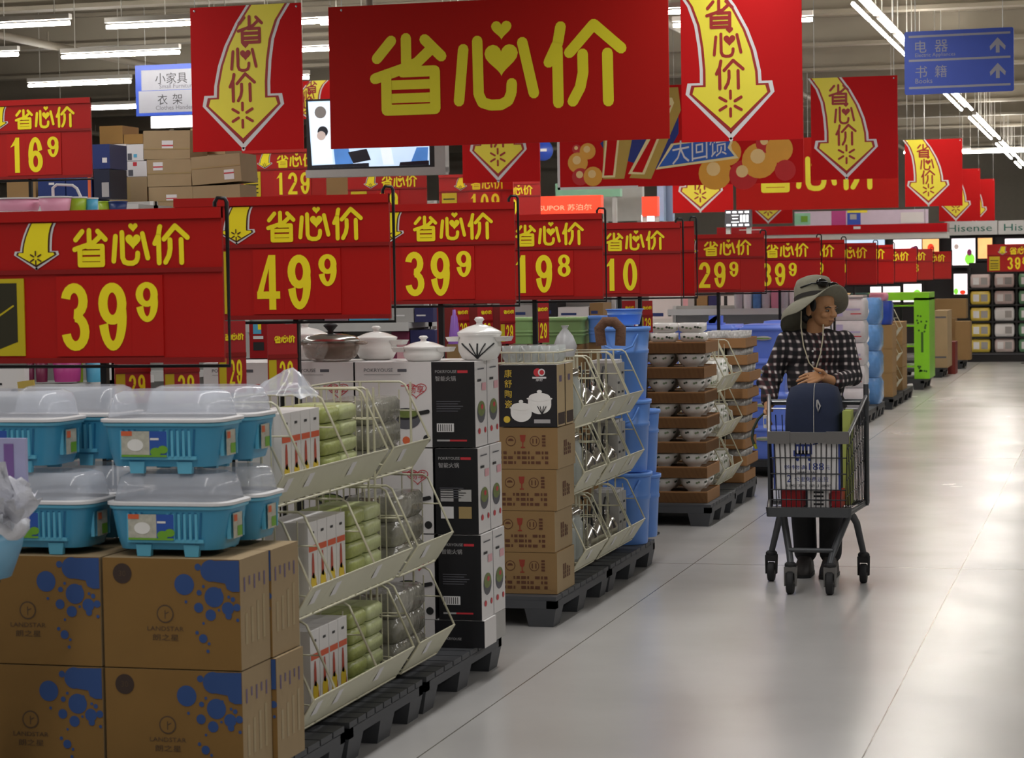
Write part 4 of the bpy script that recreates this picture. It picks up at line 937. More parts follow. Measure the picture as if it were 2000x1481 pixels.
person = thing('person', 'shopper in olive sun hat and plaid shirt pushing a trolley, head turned aside', 'person', (PX, PY, 0))
b = MB()
# legs, torso, arms of the one body
limb(b, [(-.075, .05, .80), (-.075, .02, .46), (-.065, .06, .10)], [.07, .05, .036], SKIN)
limb(b, [(.075, .05, .80), (.08, .0, .46), (.07, .03, .10)], [.07, .05, .036], SKIN)
for x, y in ((-.065, .06), (.07, .03)): b.ell((x, y-.07, .045), (.035, .09, .028), SKIN, 12)
b.ell((0, .05, .86), (.13, .09, .12), SKIN); b.ell((0, .04, 1.02), (.12, .085, .16), SKIN); b.ell((0, .03, 1.17), (.145, .09, .13), SKIN)
limb(b, [(0, .03, 1.24), (.004, .012, 1.335)], [.05, .046], SKIN)
AR = [(-.15, .03, 1.235), (-.235, .04, 1.04), (-.235, -.07, .925)]; AL = [(.15, .03, 1.235), (.190, .0, 1.055), (.125, -.16, 1.035)]
limb(b, AR, [.045, .036, .026], SKIN); limb(b, AL, [.045, .036, .026], SKIN)
# head, turned to the shopper's left
HM = Matrix.Translation((.030, -.010, 1.402)) @ Matrix.Rotation(math.radians(56), 4, 'Z') @ Matrix.Rotation(math.radians(4), 4, 'X')
b.M = HM
b.ell((0, .012, .045), (.072, .090, .095), SKIN, 20); b.ell((0, -.028, -.012), (.058, .058, .072), SKIN, 18); b.ell((0, -.048, -.058), (.034, .032, .026), SKIN, 14); b.ell((0, -.075, .022), (.048, .018, .014), SKIN, 12)
limb(b, [(0, -.083, .018), (0, -.103, -.018)], [.009, .014], SKIN, 10)
for s in (-1, 1):
    b.ell((s*.011, -.095, -.02), (.009, .009, .008), SKIN, 8); b.ell((s*.036, -.062, -.018), (.022, .02, .02), SKIN, 12); b.ell((s*.073, .012, .0), (.010, .020, .032), SKIN, 12)
b.ell((0, -.083, -.044), (.022, .009, .006), SKIN, 10); b.ell((0, -.080, -.055), (.019, .009, .007), SKIN, 10)
b.M = Matrix()
# hands: palm and five fingers each
def hand(b, wrist, palm, tips, thumb, r=.0088):
    w, p = Vector(wrist), Vector(palm)
    b.tube([w, w.lerp(p, .5), p], [.024, .026, .022], SKIN, 12)
    kn = []
    for i, (base, mid, tip) in enumerate(tips):
        limb(b, [p.lerp(Vector(base), .35), base, mid, tip], [.013, r*1.1, r, r*.85], SKIN, 10)
    limb(b, [w.lerp(p, .35), thumb[0], thumb[1]], [.013, .0105, .009], SKIN, 10)
hand(b, AL[2], (.062, -.205, 1.060), [((.026, -.214, 1.080), (-.016, -.226, 1.076), (-.050, -.234, 1.060)), ((.024, -.232, 1.066), (-.022, -.250, 1.058), (-.060, -.262, 1.042)), ((.028, -.248, 1.052), (-.014, -.272, 1.042), (-.050, -.286, 1.026)), ((.038, -.258, 1.040), (.004, -.284, 1.028), (-.024, -.296, 1.014))], ((.066, -.222, 1.092), (.026, -.208, 1.104)))
hand(b, AR[2], (-.232, -.118, .885), [((-.246, -.150, .880), (-.238, -.175, .868), (-.222, -.172, .852)), ((-.242, -.150, .864), (-.232, -.175, .852), (-.216, -.170, .838)), ((-.238, -.146, .848), (-.226, -.170, .836), (-.212, -.162, .824)), ((-.234, -.140, .834), (-.222, -.160, .823), (-.210, -.150, .813))], ((-.212, -.142, .892), (-.205, -.168, .884)))
o = b.build('body', person); remesh(o, .0042, 4)
EYEW = mat('eye_white', '7E7266', .3)
# eyes, brows, mouth line
b = MB(); b.M = HM
for s in (-1, 1):
    b.ell((s*.031, -.0785, .004), (.012, .007, .0045), EYEW, 10); b.ell((s*.031+.002, -.084, .004), (.0055, .003, .0055), INK, 8)
b.build('eyes', person)
b = MB(); b.M = HM
for s in (-1, 1): b.tube([(s*.017, -.090, .020), (s*.034, -.088, .025), (s*.050, -.078, .018)], .0035, HAIR, 5)
b.build('eyebrows', person)
b = MB(); b.M = HM; b.tube([(-.02, -.086, -.0495), (0, -.0905, -.049), (.02, -.086, -.0495)], .0026, mat('lip', '7A4438', .5), 5); b.build('mouth', person)
b = MB(); b.M = HM; b.ell((0, .045, .03), (.076, .066, .085), HAIR, 16); b.ell((0, .07, -.03), (.055, .04, .05), HAIR, 14)
for s in (-1, 1): b.ell((s*.070, -.012, .03), (.010, .022, .035), HAIR, 10)
b.build('hair', person)
# hat
HH = HM @ Matrix.Translation((0, .045, .050)) @ Matrix.Rotation(math.radians(-19), 4, 'X') @ Matrix.Rotation(math.radians(13), 4, 'Y')
b = MB(); b.M = HH; n = 36
def hring(rx, ry, z, f=0, s2=0, bk=0):
    out = []
    for k in range(n):
        a = 2*PI*k/n; c, s_ = math.cos(a), math.sin(a)      # s_ = -1 is the front
        out.append((rx*c, ry*s_, z+f*max(0, -s_)**2+bk*max(0, s_)**2+s2*c*c*(1 if c < 0 else .1)+.008*math.sin(3*a+.5)*(1 if rx > .13 else 0)))
    return out
b.loft([hring(.090, .107, -.012), hring(.093, .110, .025), hring(.092, .108, .075), hring(.080, .094, .108), hring(.052, .062, .122), hring(.001, .001, .125)], HATM, False, True)
b.loft([hring(.088, .105, -.010), hring(.125, .145, -.016, .008, -.01, -.02), hring(.160, .180, -.026, .045, -.042, -.06), hring(.172, .188, -.036, .062, -.070, -.105), hring(.172, .188, -.041, .062, -.070, -.105), hring(.160, .180, -.031, .045, -.042, -.06), hring(.086, .103, -.015)], HATM, False, False)
ho = b.build('sun_hat', person)
b = MB(); b.M = HH; b.loft([hring(.0935, .1105, -.004), hring(.0950, .112, .018)], HATD, False, False); b.build('hat_band', ho)
b = MB(); b.M = HH
for s in (-1, 1): b.ell((s*.045, -.108, .055), (.042, .022, .024), mat('dark_lens', '0B0C0D', .08), 14)
b.tube([(-.097, .0, .05), (-.085, -.07, .056), (0, -.122, .06), (.085, -.07, .056), (.097, .0, .05)], .004, BLK, 6)
b.build('sunglasses', ho)
COR = mat('beige_cord', 'BDB49A', .8)
b = MB(); 
b.tube([(-.062, -.055, 1.40), (-.06, -.085, 1.32), (-.045, -.105, 1.22), (-.015, -.115, 1.13), (.018, -.118, 1.095)], .0035, COR, 6)
b.tube([(.055, -.075, 1.33), (.056, -.10, 1.26), (.045, -.112, 1.18), (.018, -.118, 1.095)], .0035, COR, 6); b.ell((.018, -.12, 1.088), (.008, .008, .012), COR, 8); b.tube([(.018, -.12, 1.085), (.022, -.12, 1.055)], .003, COR, 5)
b.build('chin_cord', ho)
# clothes
b = MB()
b.ell((0, .03, 1.185), (.165, .108, .115), PLAID, 24); b.ell((0, .04, 1.03), (.155, .108, .18), PLAID, 24); b.ell((0, .05, .87), (.165, .115, .15), PLAID, 24)
limb(b, [(-.06, .03, 1.262), (-.15, .03, 1.235), (-.238, .045, 1.04), (-.236, -.06, .935)], [.045, .062, .055, .045], PLAID); limb(b, [(.06, .03, 1.262), (.15, .03, 1.235), (.195, .0, 1.055), (.135, -.145, 1.036)], [.045, .062, .055, .043], PLAID)
limb(b, [(-.055, .06, 1.275), (0, .085, 1.285), (.055, .06, 1.275)], [.024, .022, .024], PLAID)
limb(b, [(-.055, .055, 1.285), (-.045, -.03, 1.268), (-.012, -.062, 1.215)], [.019, .017, .012], PLAID); limb(b, [(.06, .055, 1.285), (.052, -.025, 1.268), (.02, -.060, 1.215)], [.019, .017, .012], PLAID)
for (x, y, z, q) in ((-.225, .0, 1.06, 1), (-.26, .03, .99, 1), ): limb(b, [(x-.03*q, y, z+.03), (x+.03*q, y-.01, z-.02)], [.03, .03], PLAID, 10)
o = b.build('plaid_shirt', person); remesh(o, .008, 5)
b = MB()
for z in (1.19, 1.13, 1.07, 1.01): b.ell((.0, -.0795-.012*(1.19-z), z), (.006, .004, .006), WHT, 8)
b.build('shirt_buttons', o)
b = MB()
b.ell((0, .05, .80), (.15, .105, .11), TRO, 22)
limb(b, [(-.078, .05, .78), (-.078, .02, .46), (-.066, .055, .12)], [.082, .070, .062], TRO, 16); limb(b, [(.078, .05, .78), (.082, .0, .46), (.07, .025, .12)], [.082, .068, .060], TRO, 16)
o = b.build('trousers', person); remesh(o, .008, 5)
for x, y in ((-.066, .055), (.07, .025)):
    b = MB(); b.M = Matrix.Translation((x, y-.06, 0))
    b.loft([rrect(.045, .125, .042, .0, 6), rrect(.046, .127, .043, .018, 6)], INK)
    b.loft([rrect(.043, .123, .041, .018, 6), rrect(.042, .118, .04, .045, 6), rrect(.037, .075, .035, .08, 6, 0, .04), rrect(.034, .05, .033, .11, 6, 0, .065)], SHOE); b.build('shoe', person)
# umbrella strap held in the right hand
b = MB(); b.tube([(0, 0, 0), (-.03, -.01, -.03), (-.055, -.01, -.08), (-.062, -.01, -.13), (-.05, -.01, -.165)], [.006, .007, .007, .007, .009], mat('dark_green_strap', '2F3B30', .6), 8)
b.tube([(-.05, -.01, -.16), (-.04, -.01, -.185)], [.010, .008], mat('yellow_green_end', 'A3A52C', .5), 8)
tag(b.build('umbrella_handle', None, (PX-.245, PY-.18, .87)), 'dark curved umbrella handle with yellow end, hanging from the shopper\'s hand', 'umbrella handle')
# ---------------- shopping trolley ----------------
CG = mat('trolley_grey', '4B4D50', .45, .4); CG2 = mat('trolley_rim', '6C6A68', .45, .2); CW = mat('trolley_wire', '35363A', .4, .6); RUB = mat('wheel_rubber', '1A1A1C', .7); SIL = mat('trolley_silver', 'A9AAAC', .3, .8)
ct = thing('shopping_trolley', 'grey wire shopping trolley with white promotion board, pushed by the shopper', 'shopping trolley', (-1.51, 11.42, 0))
# local frame: y -.24 front, +.30 rear
FXL, FXR, RXL, RXR = -.185, .205, -.265, .240
ZB, ZF, ZR = .42, .785, 1.0
def lerp(a, c, f): return a+(c-a)*f
yf, yr = -.24, .30
b = MB()
def side(x0, x1):
    for i in range(13):
        f = i/12; x = lerp(x0, x1, f); y = lerp(yf, yr, f); b.tube([(x*.94, y, ZB), (x, y, lerp(ZF, ZR-.04, f))], .0026, CW, 4)
    for q in (.18, .4, .62, .82): b.tube([(lerp(x0*.94, x0, q), yf, lerp(ZB, ZF, q)), (lerp(x1*.94, x1, q), yr, lerp(ZB, ZR-.04, q))], .003, CW, 4)
side(FXL, RXL); side(FXR, RXR)
n = 15
for i in range(n+1): b.tube([(lerp(FXL, FXR, i/n)*.94, yf, ZB), (lerp(FXL, FXR, i/n), yf, ZF)], .0026, CW, 4)
for z in (.47, .52, .60, .68): b.tube([(FXL*.97, yf, z), (FXR*.97, yf, z)], .0032, CW, 4)
for i in range(n+1): b.tube([(lerp(FXL, FXR, i/n)*.94, yf, ZB), (lerp(RXL, RXR, i/n)*.94, yr, ZB)], .0026, CW, 4)
for f in (.25, .5, .75): b.tube([(lerp(FXL, RXL, f)*.94, lerp(yf, yr, f), ZB), (lerp(FXR, RXR, f)*.94, lerp(yf, yr, f), ZB)], .003, CW, 4)
for i in range(n+1): b.tube([(lerp(RXL, RXR, i/n)*.94, yr, ZB), (lerp(RXL, RXR, i/n), yr, .86)], .0026, CW, 4)
b.build('basket', ct)
b = MB()
b.tube([(FXL, yf, ZF), (RXL, yr, ZR-.04)], .010, SIL, 8); b.build('top_rail', ct); b = MB(); b.tube([(FXR, yf, ZF), (RXR, yr, ZR-.04)], .010, SIL, 8)
b.build('top_rail', ct); b = MB(); b.tube([(RXL, yr, ZR-.04), (RXL, yr, ZB-.02)], .011, CG, 8); b.build('rear_upright', ct); b = MB(); b.tube([(RXR, yr, ZR+.02), (RXR, yr, ZB-.02)], .014, CG, 8)
b.tube([(RXR+.012, yr-.1, ZF+.05), (RXR+.012, yr-.1, ZB-.02)], .008, CG, 8)
b.build('rear_upright', ct)
for yy, zz in ((-.1, .935), (-.13, .90)): b = MB(); b.tube([(RXL+.03, yr+yy, zz), (RXR-.02, yr+yy, zz)], .004, SIL, 6); b.build('seat_bar', ct)
b = MB(); b.loft([[(FXL-.008, yf-.012, z), (FXR+.008, yf-.012, z), (FXR+.008, yf+.012, z), (FXL-.008, yf+.012, z)] for z in (ZF-.03, ZF+.022)], CG2, True, True, False)
for x in (FXL+.05, FXR-.05): b.box(x-.055, yf-.016, ZF-.034, x+.055, yf+.014, ZF+.026, CG2)
b.build('front_rim', ct, bevel=.006)
b = MB(); b.loft([rrect(.21, .02, .018, ZB-.035, 4, .01, yf), rrect(.215, .022, .02, ZB+.012, 4, .01, yf)], CG)
b.box(FXL, yf, ZB-.03, RXL*.9, yr, ZB-.02, CG) if False else None
b.tube([(FXL*1.02, yf, ZB-.015), (RXL, yr, ZB-.015)], .014, CG, 8); b.tube([(FXR*1.02, yf, ZB-.015), (RXR, yr, ZB-.015)], .014, CG, 8); b.tube([(RXL, yr, ZB-.015), (RXR, yr, ZB-.015)], .012, CG, 8)
b.build('base_frame', ct)
b = MB(); b.tube([(RXL-.01, yr+.03, .925), (RXR+.01, yr+.03, .925)], .016, CG, 12); b.tube([(RXL, yr, .90), (RXL-.005, yr+.03, .925)], .012, CG, 8); b.tube([(RXR, yr, .90), (RXR+.005, yr+.03, .925)], .012, CG, 8); b.build('handle', ct)
b = MB(); b.tube([(RXL+.0, yr-.13, .865), (RXL+.002, yr-.13, .80)], .013, WHT, 8); b.rect(RXL-.006, .82, RXL+.006, .85, BLUEP, yr-.1445); b.build('coin_lock', ct)
def leg_pts(s):
    ax = .175 if s > 0 else -.155
    return [(ax+s*.005, .01, ZB-.03), (ax, .02, ZB-.055)], ((.115 if s > 0 else -.082), -.25), ((.232 if s > 0 else -.245), .20)
for s in (-1, 1):
    ap, fr, re = leg_pts(s)
    b = MB(); b.tube([ap[0], ap[1], (lerp(ap[1][0], fr[0], .9), lerp(ap[1][1], fr[1], .9), .19), (fr[0], fr[1], .15)], [.016, .019, .017, .017], CG, 10); b.build('front_leg', ct)
    b = MB(); b.tube([ap[0], (ap[1][0]+s*.02, .05, ZB-.06), (ap[1][0]+s*.035, .09, ZB-.10), (re[0], re[1], .15)], [.016, .019, .018, .016], CG, 10); b.build('rear_leg', ct)
    for (x, y), front in ((fr, True), (re, False)):
        R_ = .058 if front else .05
        b = MB(); b.lathe([(.022, .135), (.03, .135), (.03, .15), (.02, .158)], RUB, x, y, 0, 14)
        for q in (-.026, .026): b.loft([rrect(.004, .016, .003, .04, 2, x+q, y-.01), rrect(.005, .026, .003, .135, 2, x+q, y)], CG2 if front else RUB)
        b.box(x-.03, y-.028, .105, x+.03, y+.028, .137, CG2 if front else RUB, .006, .004)
        f_ = b.build('caster', ct, bevel=.003)
        b = MB(); b.M = Matrix.Translation((x, y-.012, R_)) @ Matrix.Rotation(PI/2, 4, 'Y')
        b.lathe([(R_*.55, -.017), (R_*.92, -.017), (R_, -.011), (R_, .011), (R_*.92, .017), (R_*.55, .017)], RUB, n=22); b.lathe([(R_*.55, -.014), (.012, -.012), (.012, -.024)], CG2, n=14); b.lathe([(R_*.55, .014), (.012, .012), (.012, .024)], CG2, n=14); b.build('wheel', f_)
b = MB(); a, c = leg_pts(-1)[1], leg_pts(1)[1]; b.tube([(a[0]-.012, -.215, .215), (c[0]+.012, -.215, .215)], .012, CG, 8); b.build('cross_bar', ct)
SBL = mat('board_print_blue', '2B3F8E', .5)
b = MB(); x0, x1, z0, z1 = -.165, .168, .52, .772; y = yf+.010
b.box(x0, y, z0, x1, y+.004, z1, WHT); b.rect(x0, z0, x0+.008, z1, SBL, y-.0006); b.rect(x1-.01, z0, x1, z1, SBL, y-.0006)
y -= .0012; X = lambda f: x0+(x1-x0)*f; Z = lambda f: z1-(z1-z0)*f
for q in ((.32, .10, .58, .30), (.30, .22, .55, .34)): b.rect(X(q[0]), Z(q[3]), X(q[2]), Z(q[1]), SBL, y)
for i in range(4): b.rect(X(.35+.055*i), Z(.28), X(.375+.055*i), Z(.14), WHT, y-.0006)
b.stroke([(X(.60), Z(.10)), (X(.66), Z(.08))], .006, SBL, y); b.disc(X(.36), Z(.40), .008, SBL, y); b.disc(X(.54), Z(.40), .008, SBL, y); b.rect(X(.3), Z(.37), X(.6), Z(.355), SBL, y)
b.text('购物满', X(.16), Z(.60), .022, SBL, y, 'L', .115); b.text('188', X(.53), Z(.61), .036, SBL, y, 'L', .075); b.text('元', X(.78), Z(.60), .02, SBL, y); b.text('精选', X(.35), Z(.70), .016, GRY, y, 'L', .1)
b.text('2', X(.2), Z(.85), .035, SBL, y); b.text('公里免费送货', X(.31), Z(.84), .024, SBL, y, 'L', .17); b.text('送货到家', X(.17), Z(.95), .015, GRY, y, 'L', .23)
tag(b.build('promotion_board', None, (-1.51, 11.42, 0)), 'white board with blue lettering inside the front of the trolley', 'board')
# goods in the trolley
NAVY = mat('navy_canvas', '1D2740', .85, var=.2, sc=14, bump=.3)
bg = thing('shopping_bag', 'tall navy canvas bag with pale seam standing in the trolley', 'bag', (-1.512, 11.52, ZB+.006))
b = MB(); b.loft([rrect(.125, .10, .05, 0), rrect(.14, .12, .06, .1), rrect(.142, .12, .06, .42), rrect(.136, .11, .06, .525), rrect(.118, .09, .06, .588), rrect(.07, .055, .045, .608)], NAVY); b.build('body', bg)
b = MB(); b.tube([(.012, -.123, .02), (.012, -.124, .42), (.012, -.114, .525), (.012, -.093, .588), (.012, -.055, .611)], .0022, GRS, 5); b.build('seam', bg)
b = MB(); b.tube([(.03, -.113, .53), (.045, -.118, .50), (.035, -.121, .47), (.028, -.118, .50), (.03, -.113, .53)], .0045, LGY, 6); b.build('zip_pull', bg)
b = MB(); b.box(-.13, -.2, ZB+.006, -.03, -.03, ZB+.10, mat('red_pack', 'A01820', .4)); tag(b.build('red_pack', None, (-1.51, 11.42, 0), bevel=.012), 'red package lying at the front left bottom of the trolley', 'package')
b = MB(); b.box(.0, -.2, ZB+.006, .105, -.05, ZB+.098, WBOX)
for i in range(4): b.rect(.03, ZB+.02+i*.02, .08, ZB+.03+i*.02, INK, -.201)
tag(b.build('white_pack', None, (-1.51, 11.42, 0), bevel=.006), 'white package with black print lying at the bottom of the trolley', 'package')
b = MB(); b.box(.12, -.2, ZB+.006, .165, -.02, ZB+.09, mat('red_pack', 'A01820', .4)); tag(b.build('red_pack', None, (-1.51, 11.42, 0), bevel=.01), 'small red package at the front right bottom corner of the trolley', 'package')
b = MB(); b.box(.155, -.02, ZB+.006, .195, .12, .90, mat('lime_board', 'A9B45C', .6)); tag(b.build('lime_pack', None, (-1.51, 11.42, 0), bevel=.004), 'yellow green flat pack standing at the right side of the trolley', 'package')
# ---------------- gondolas, stock and fixtures further back ----------------
SHELF = mat('white_shelf', 'C9C9C6', .4); SHD = mat('shelf_back', 'A7A6A2', .6)
def gondola(x0, x1, y0, y1, levels, label, m=None, back=True):
    m = m or SHELF; t = thing('shelf_unit', label, 'shelf unit', (x0, y0, 0), 0, None); L, D = x1-x0, y1-y0; top = levels[-1]+.03
    b = MB(); b.box(0, D*.5-.015, .0, L, D*.5+.015, top, SHD); b.build('back_panel', t)
    for x in (0, L-.03):
        b = MB(); b.box(x, D*.5-.04, 0, x+.03, D*.5+.04, top, m); b.build('upright', t)
    for z in levels:
        b = MB(); b.box(0, 0, z-.035, L, D, z, m); b.box(0, -.012, z-.05, L, 0, z+.004, m); b.build('shelf', t, bevel=.003)
    return t
def goods(x0, y0, x1, y1, Y, dp, m, name, label, cat, group=None, prints=(), mr=None, tilt=0, bev=.004, zb=None):
    """box whose front face stands at depth Y and covers these photo pixels; prints: (u0, v0, u1, v1, material), v from the top"""
    x, w_, z, h = bpx(x0, y0, x1, y1, Y)
    if zb: h += z-zb; z = zb
    b = MB(); b.box(0, 0, 0, w_, dp, h, m, mr=mr)
    for i, (u0, v0, u1, v1, pm) in enumerate(prints): b.rect(w_*u0, h*(1-v1), w_*u1, h*(1-v0), pm, -.0012-.0004*i)
    o = b.build(name, None, (x, Y, z), 0, bev); o.rotation_euler = (0, tilt, 0); return tag(o, label, cat, group)
PINK, MAG, LIME, AQUA, NAVYP, MARO = mat('pink_plastic', 'E39AB4', .4), mat('magenta_plastic', 'B03A82', .4), mat('lime_plastic', '9DB82C', .4), mat('aqua_plastic', '55A9CC', .4), mat('navy_plastic', '23356E', .4), mat('maroon_plastic', '7A2A4C', .4)
gondola(-6.9, -4.62, 9.36, 10.3, [.15, .6, 1.145, 1.52, 1.86], 'white shelf unit with colourful tubs, behind the nearest price sign')
def tub(px0, px1, yt, yb, Y, m, label, grp, name='plastic_tub', rim=None):
    a, c, e = at(px0, yb, Y), at(px1, yb, Y), at((px0+px1)/2, yt, Y); r = (c.x-a.x)/2; h = e.z-a.z
    t = thing(name, label, 'tub', ((a.x+c.x)/2, Y+r, a.z), 0, grp)
    b = MB(); b.lathe([(r*.80, 0), (r*.84, .01), (r*.95, h*.9), (r*.95, h*.9)], m, n=20); b.build('body', t)
    b = MB(); b.lathe([(r*.95, h*.88), (r, h*.9), (r, h), (r*.9, h), (r*.8, h*.4)], rim or m, n=20); b.build('rim', t)
    return t
for i, (x0, x1, m, l, dy) in enumerate(((49, 64, MARO, 'maroon tub at the left end of the white shelf', 0), (64, 88, MARO, 'wider maroon tub next to the magenta tub', 0), (90, 146, MAG, 'large magenta tub on the white shelf under the nearest price sign', 0), (146, 160, LIME, 'lime green tub between magenta and blue tubs', .12), (160, 193, AQUA, 'light blue tub at the shelf corner', .1))):
    tub(x0, x1, 690, 747, 9.42+dy, m, l, 'tubs on the white shelf')
for i, (x0, x1, yt, yb, m, l, Y) in enumerate(((-30, 57, 386, 440, PINK, 'pink basin stack with white rim at the left, above the nearest sign', 9.5), (62, 124, 383, 440, PINK, 'pink basin stack with white rim second from left above the nearest sign', 9.5), (124, 161, 384, 440, LIME, 'lime basin stack with white rim above the nearest sign', 9.6), (161, 186, 386, 440, AQUA, 'light blue basin stack with white rim above the nearest sign', 9.65))):
    tub(x0, x1, yt, 412, Y, m, l, 'basins on top of the white shelf', 'plastic_basin', WHT); 
gondola(-6.3, -5.0, 11.6, 12.3, [.15, .6, 1.1, 1.5, 1.955], 'white shelf unit with dark basins, behind the tub shelf')
for x0, x1, m, l in ((186, 212, LIME, 'small green basin right of the light blue basins'), (204, 240, NAVYP, 'navy basin at the right end of the basin row')): tub(x0, x1, 393, 415, 11.7, m, l, 'basins on top of the rear shelf', 'plastic_basin')
b = MB(); p = at(100, 388, 9.6); q = at(155, 388, 9.6); w_ = q.x-p.x
b.tube([(0, 0, 0), (.0, 0, .05), (.02, 0, .065), (w_*.7, 0, .06), (w_*.85, 0, .045), (w_, 0, -.0)], .007, WHT, 6); tag(b.build('bucket_handle', None, (p.x, 9.62, p.z)), 'white arched bucket handle sticking up above the basins', 'handle')
goods(-10, 716, 49, 775, 9.3, .045, WBOX, 'white_carton', 'white carton with black print at the left edge below the nearest sign', 'carton', None, [(0, .55, .25, .62, INK), (.0, .3, .08, .45, INK), (.55, .75, .75, .85, GRY)])
goods(37, 746, 69, 772, 9.25, .01, mat('yellow_price_card', 'B9A04A', .5), 'price_card', 'small yellow price card under the tub shelf', 'price card', None, (), None, -.12)
gondola(-8.2, -6.36, 15.95, 17.0, [.15, .6, 1.05, 1.5, 2.13], 'tall shelf unit with brown cartons stocked on top, at upper left')
gondola(-9.2, -6.95, 15.3, 15.9, [.15, .6, 1.05, 1.5, 2.17], 'tall shelf unit behind the high 16 9 price sign')
LBL = [(.40, .35, .64, .62, WHT), (.40, .50, .64, .55, PRD), (0, .62, 1, .66, TAPE)]
for x0, y0, x1, y1, Y, l, tl, pr in ((280, 254, 371, 310, 16.0, 'upper tan carton with white label, left column of the top stock', .02, LBL), (288, 311, 374, 364, 16.0, 'middle tan carton with white label, left column of the top stock', 0, [(.14, .1, .36, .4, WHT), (.14, .25, .36, .3, PRD), (0, .5, 1, .54, TAPE)]), (291, 365, 377, 408, 16.0, 'lower tan carton with label, left column of the top stock', 0, LBL),
        (376, 306, 472, 361, 16.0, 'tilted tan carton with label at the right of the top stock', -.06, [(.66, .55, .86, .9, WHT), (.66, .65, .86, .7, PRD), (0, .4, 1, .44, TAPE)]), (378, 363, 470, 408, 16.0, 'tan carton without visible label under the tilted carton', -.02, ()), (373, 250, 440, 302, 16.35, 'tan carton partly behind the left arrow banner', 0, ()), (214, 346, 288, 408, 16.0, 'plain taped tan carton left of the labelled cartons', 0, [(.42, 0, .56, 1, TAPE), (.35, .8, .65, .9, CARD)])):
    goods(x0, y0, x1, y1, Y, .34, CARD2, 'cardboard_carton', l, 'carton', 'tan cartons on the high shelf', pr, None, tl)
for x0, y0, x1, y1, l in ((195, 246, 240, 281, 'brown carton at the top of the high stock, left one'), (242, 262, 279, 281, 'small dark brown carton at the top of the high stock')): goods(x0, y0, x1, y1, 16.2, .3, CARDF, 'cardboard_carton', l, 'carton', 'brown cartons on the high shelf')
for i, (x0, y0, x1, y1) in enumerate(((216, 282, 247, 314), (248, 282, 281, 314), (217, 315, 248, 345), (249, 315, 287, 345))):
    goods(x0, y0, x1, y1, 16.0, .3, WBOX, 'white_product_box', 'white product box with small pictures, %s of the block of four by the cartons' % ['top left', 'top right', 'bottom left', 'bottom right'][i], 'product box', 'white product boxes on the high shelf', [(.62 if i % 2 == 0 else .05, .55, .95 if i % 2 == 0 else .3, .95, GRY), (.3, .05, .5, .3, PRD) if i in (0, 3) else (.4, .6, .6, .8, AQUA)])
for i, (x0, y0, x1, y1) in enumerate(((178, 282, 215, 330), (184, 331, 215, 388), (75, 348, 128, 392), (130, 345, 180, 392))):
    goods(x0, y0, x1, y1, 15.4, .3, NAVYP if i != 1 else mat('dark_navy_carton', '1B2238', .5), 'navy_box', 'navy box on the high shelf, %s' % ['upper one beside the white product boxes', 'lower one with white round print', 'one below the 16 9 sign, left', 'one below the 16 9 sign with orange stripe'][i], 'box', 'navy boxes on the high shelf', [(.6, .55, .85, .75, WHT)] if i == 0 else [(.5, .45, .95, .95, LGY)] if i == 1 else [(.85, 0, .97, 1, LO)] if i == 3 else [(.4, .2, .6, .3, WHT)])
goods(14, 352, 70, 392, 15.4, .3, CARD, 'cardboard_carton', 'brown carton below the high 16 9 sign, at the left edge', 'carton')
price_sign(180, 190, 346, 14.0, ('16', '9'), 'high red price sign reading 16 9 at upper left', 60, 0, False, True, hook=False)
price_sign(637, 289, 386, 18.2, ('129', ''), 'high red price sign reading 129, left of the hanging screen', None, 0, True, True, hook=False)
price_sign(834, 332, 420, 19.8, ('99', ''), 'high red price sign reading 99 right below the hanging screen', None, 0, True, True, hook=False)
price_sign(1003, 338, 420, 21.6, ('109', ''), 'high red price sign reading 109, behind the third aisle sign', None, 0, True, True, hook=False)
price_sign(1056, 354, 425, 25, ('99', ''), 'high red price sign of which 9 shows, left of the orange lit sign', None, 0, False, True, hook=False)
goods(637, 335, 697, 385, 20.3, .3, CARD, 'cardboard_carton', 'brown carton between the 129 sign and the 99 sign', 'carton')
gondola(-8.0, -6.3, 20.2, 21.2, [.15, .6, 1.05, 1.5, 2.30], 'tall shelf unit behind the second and third price signs')
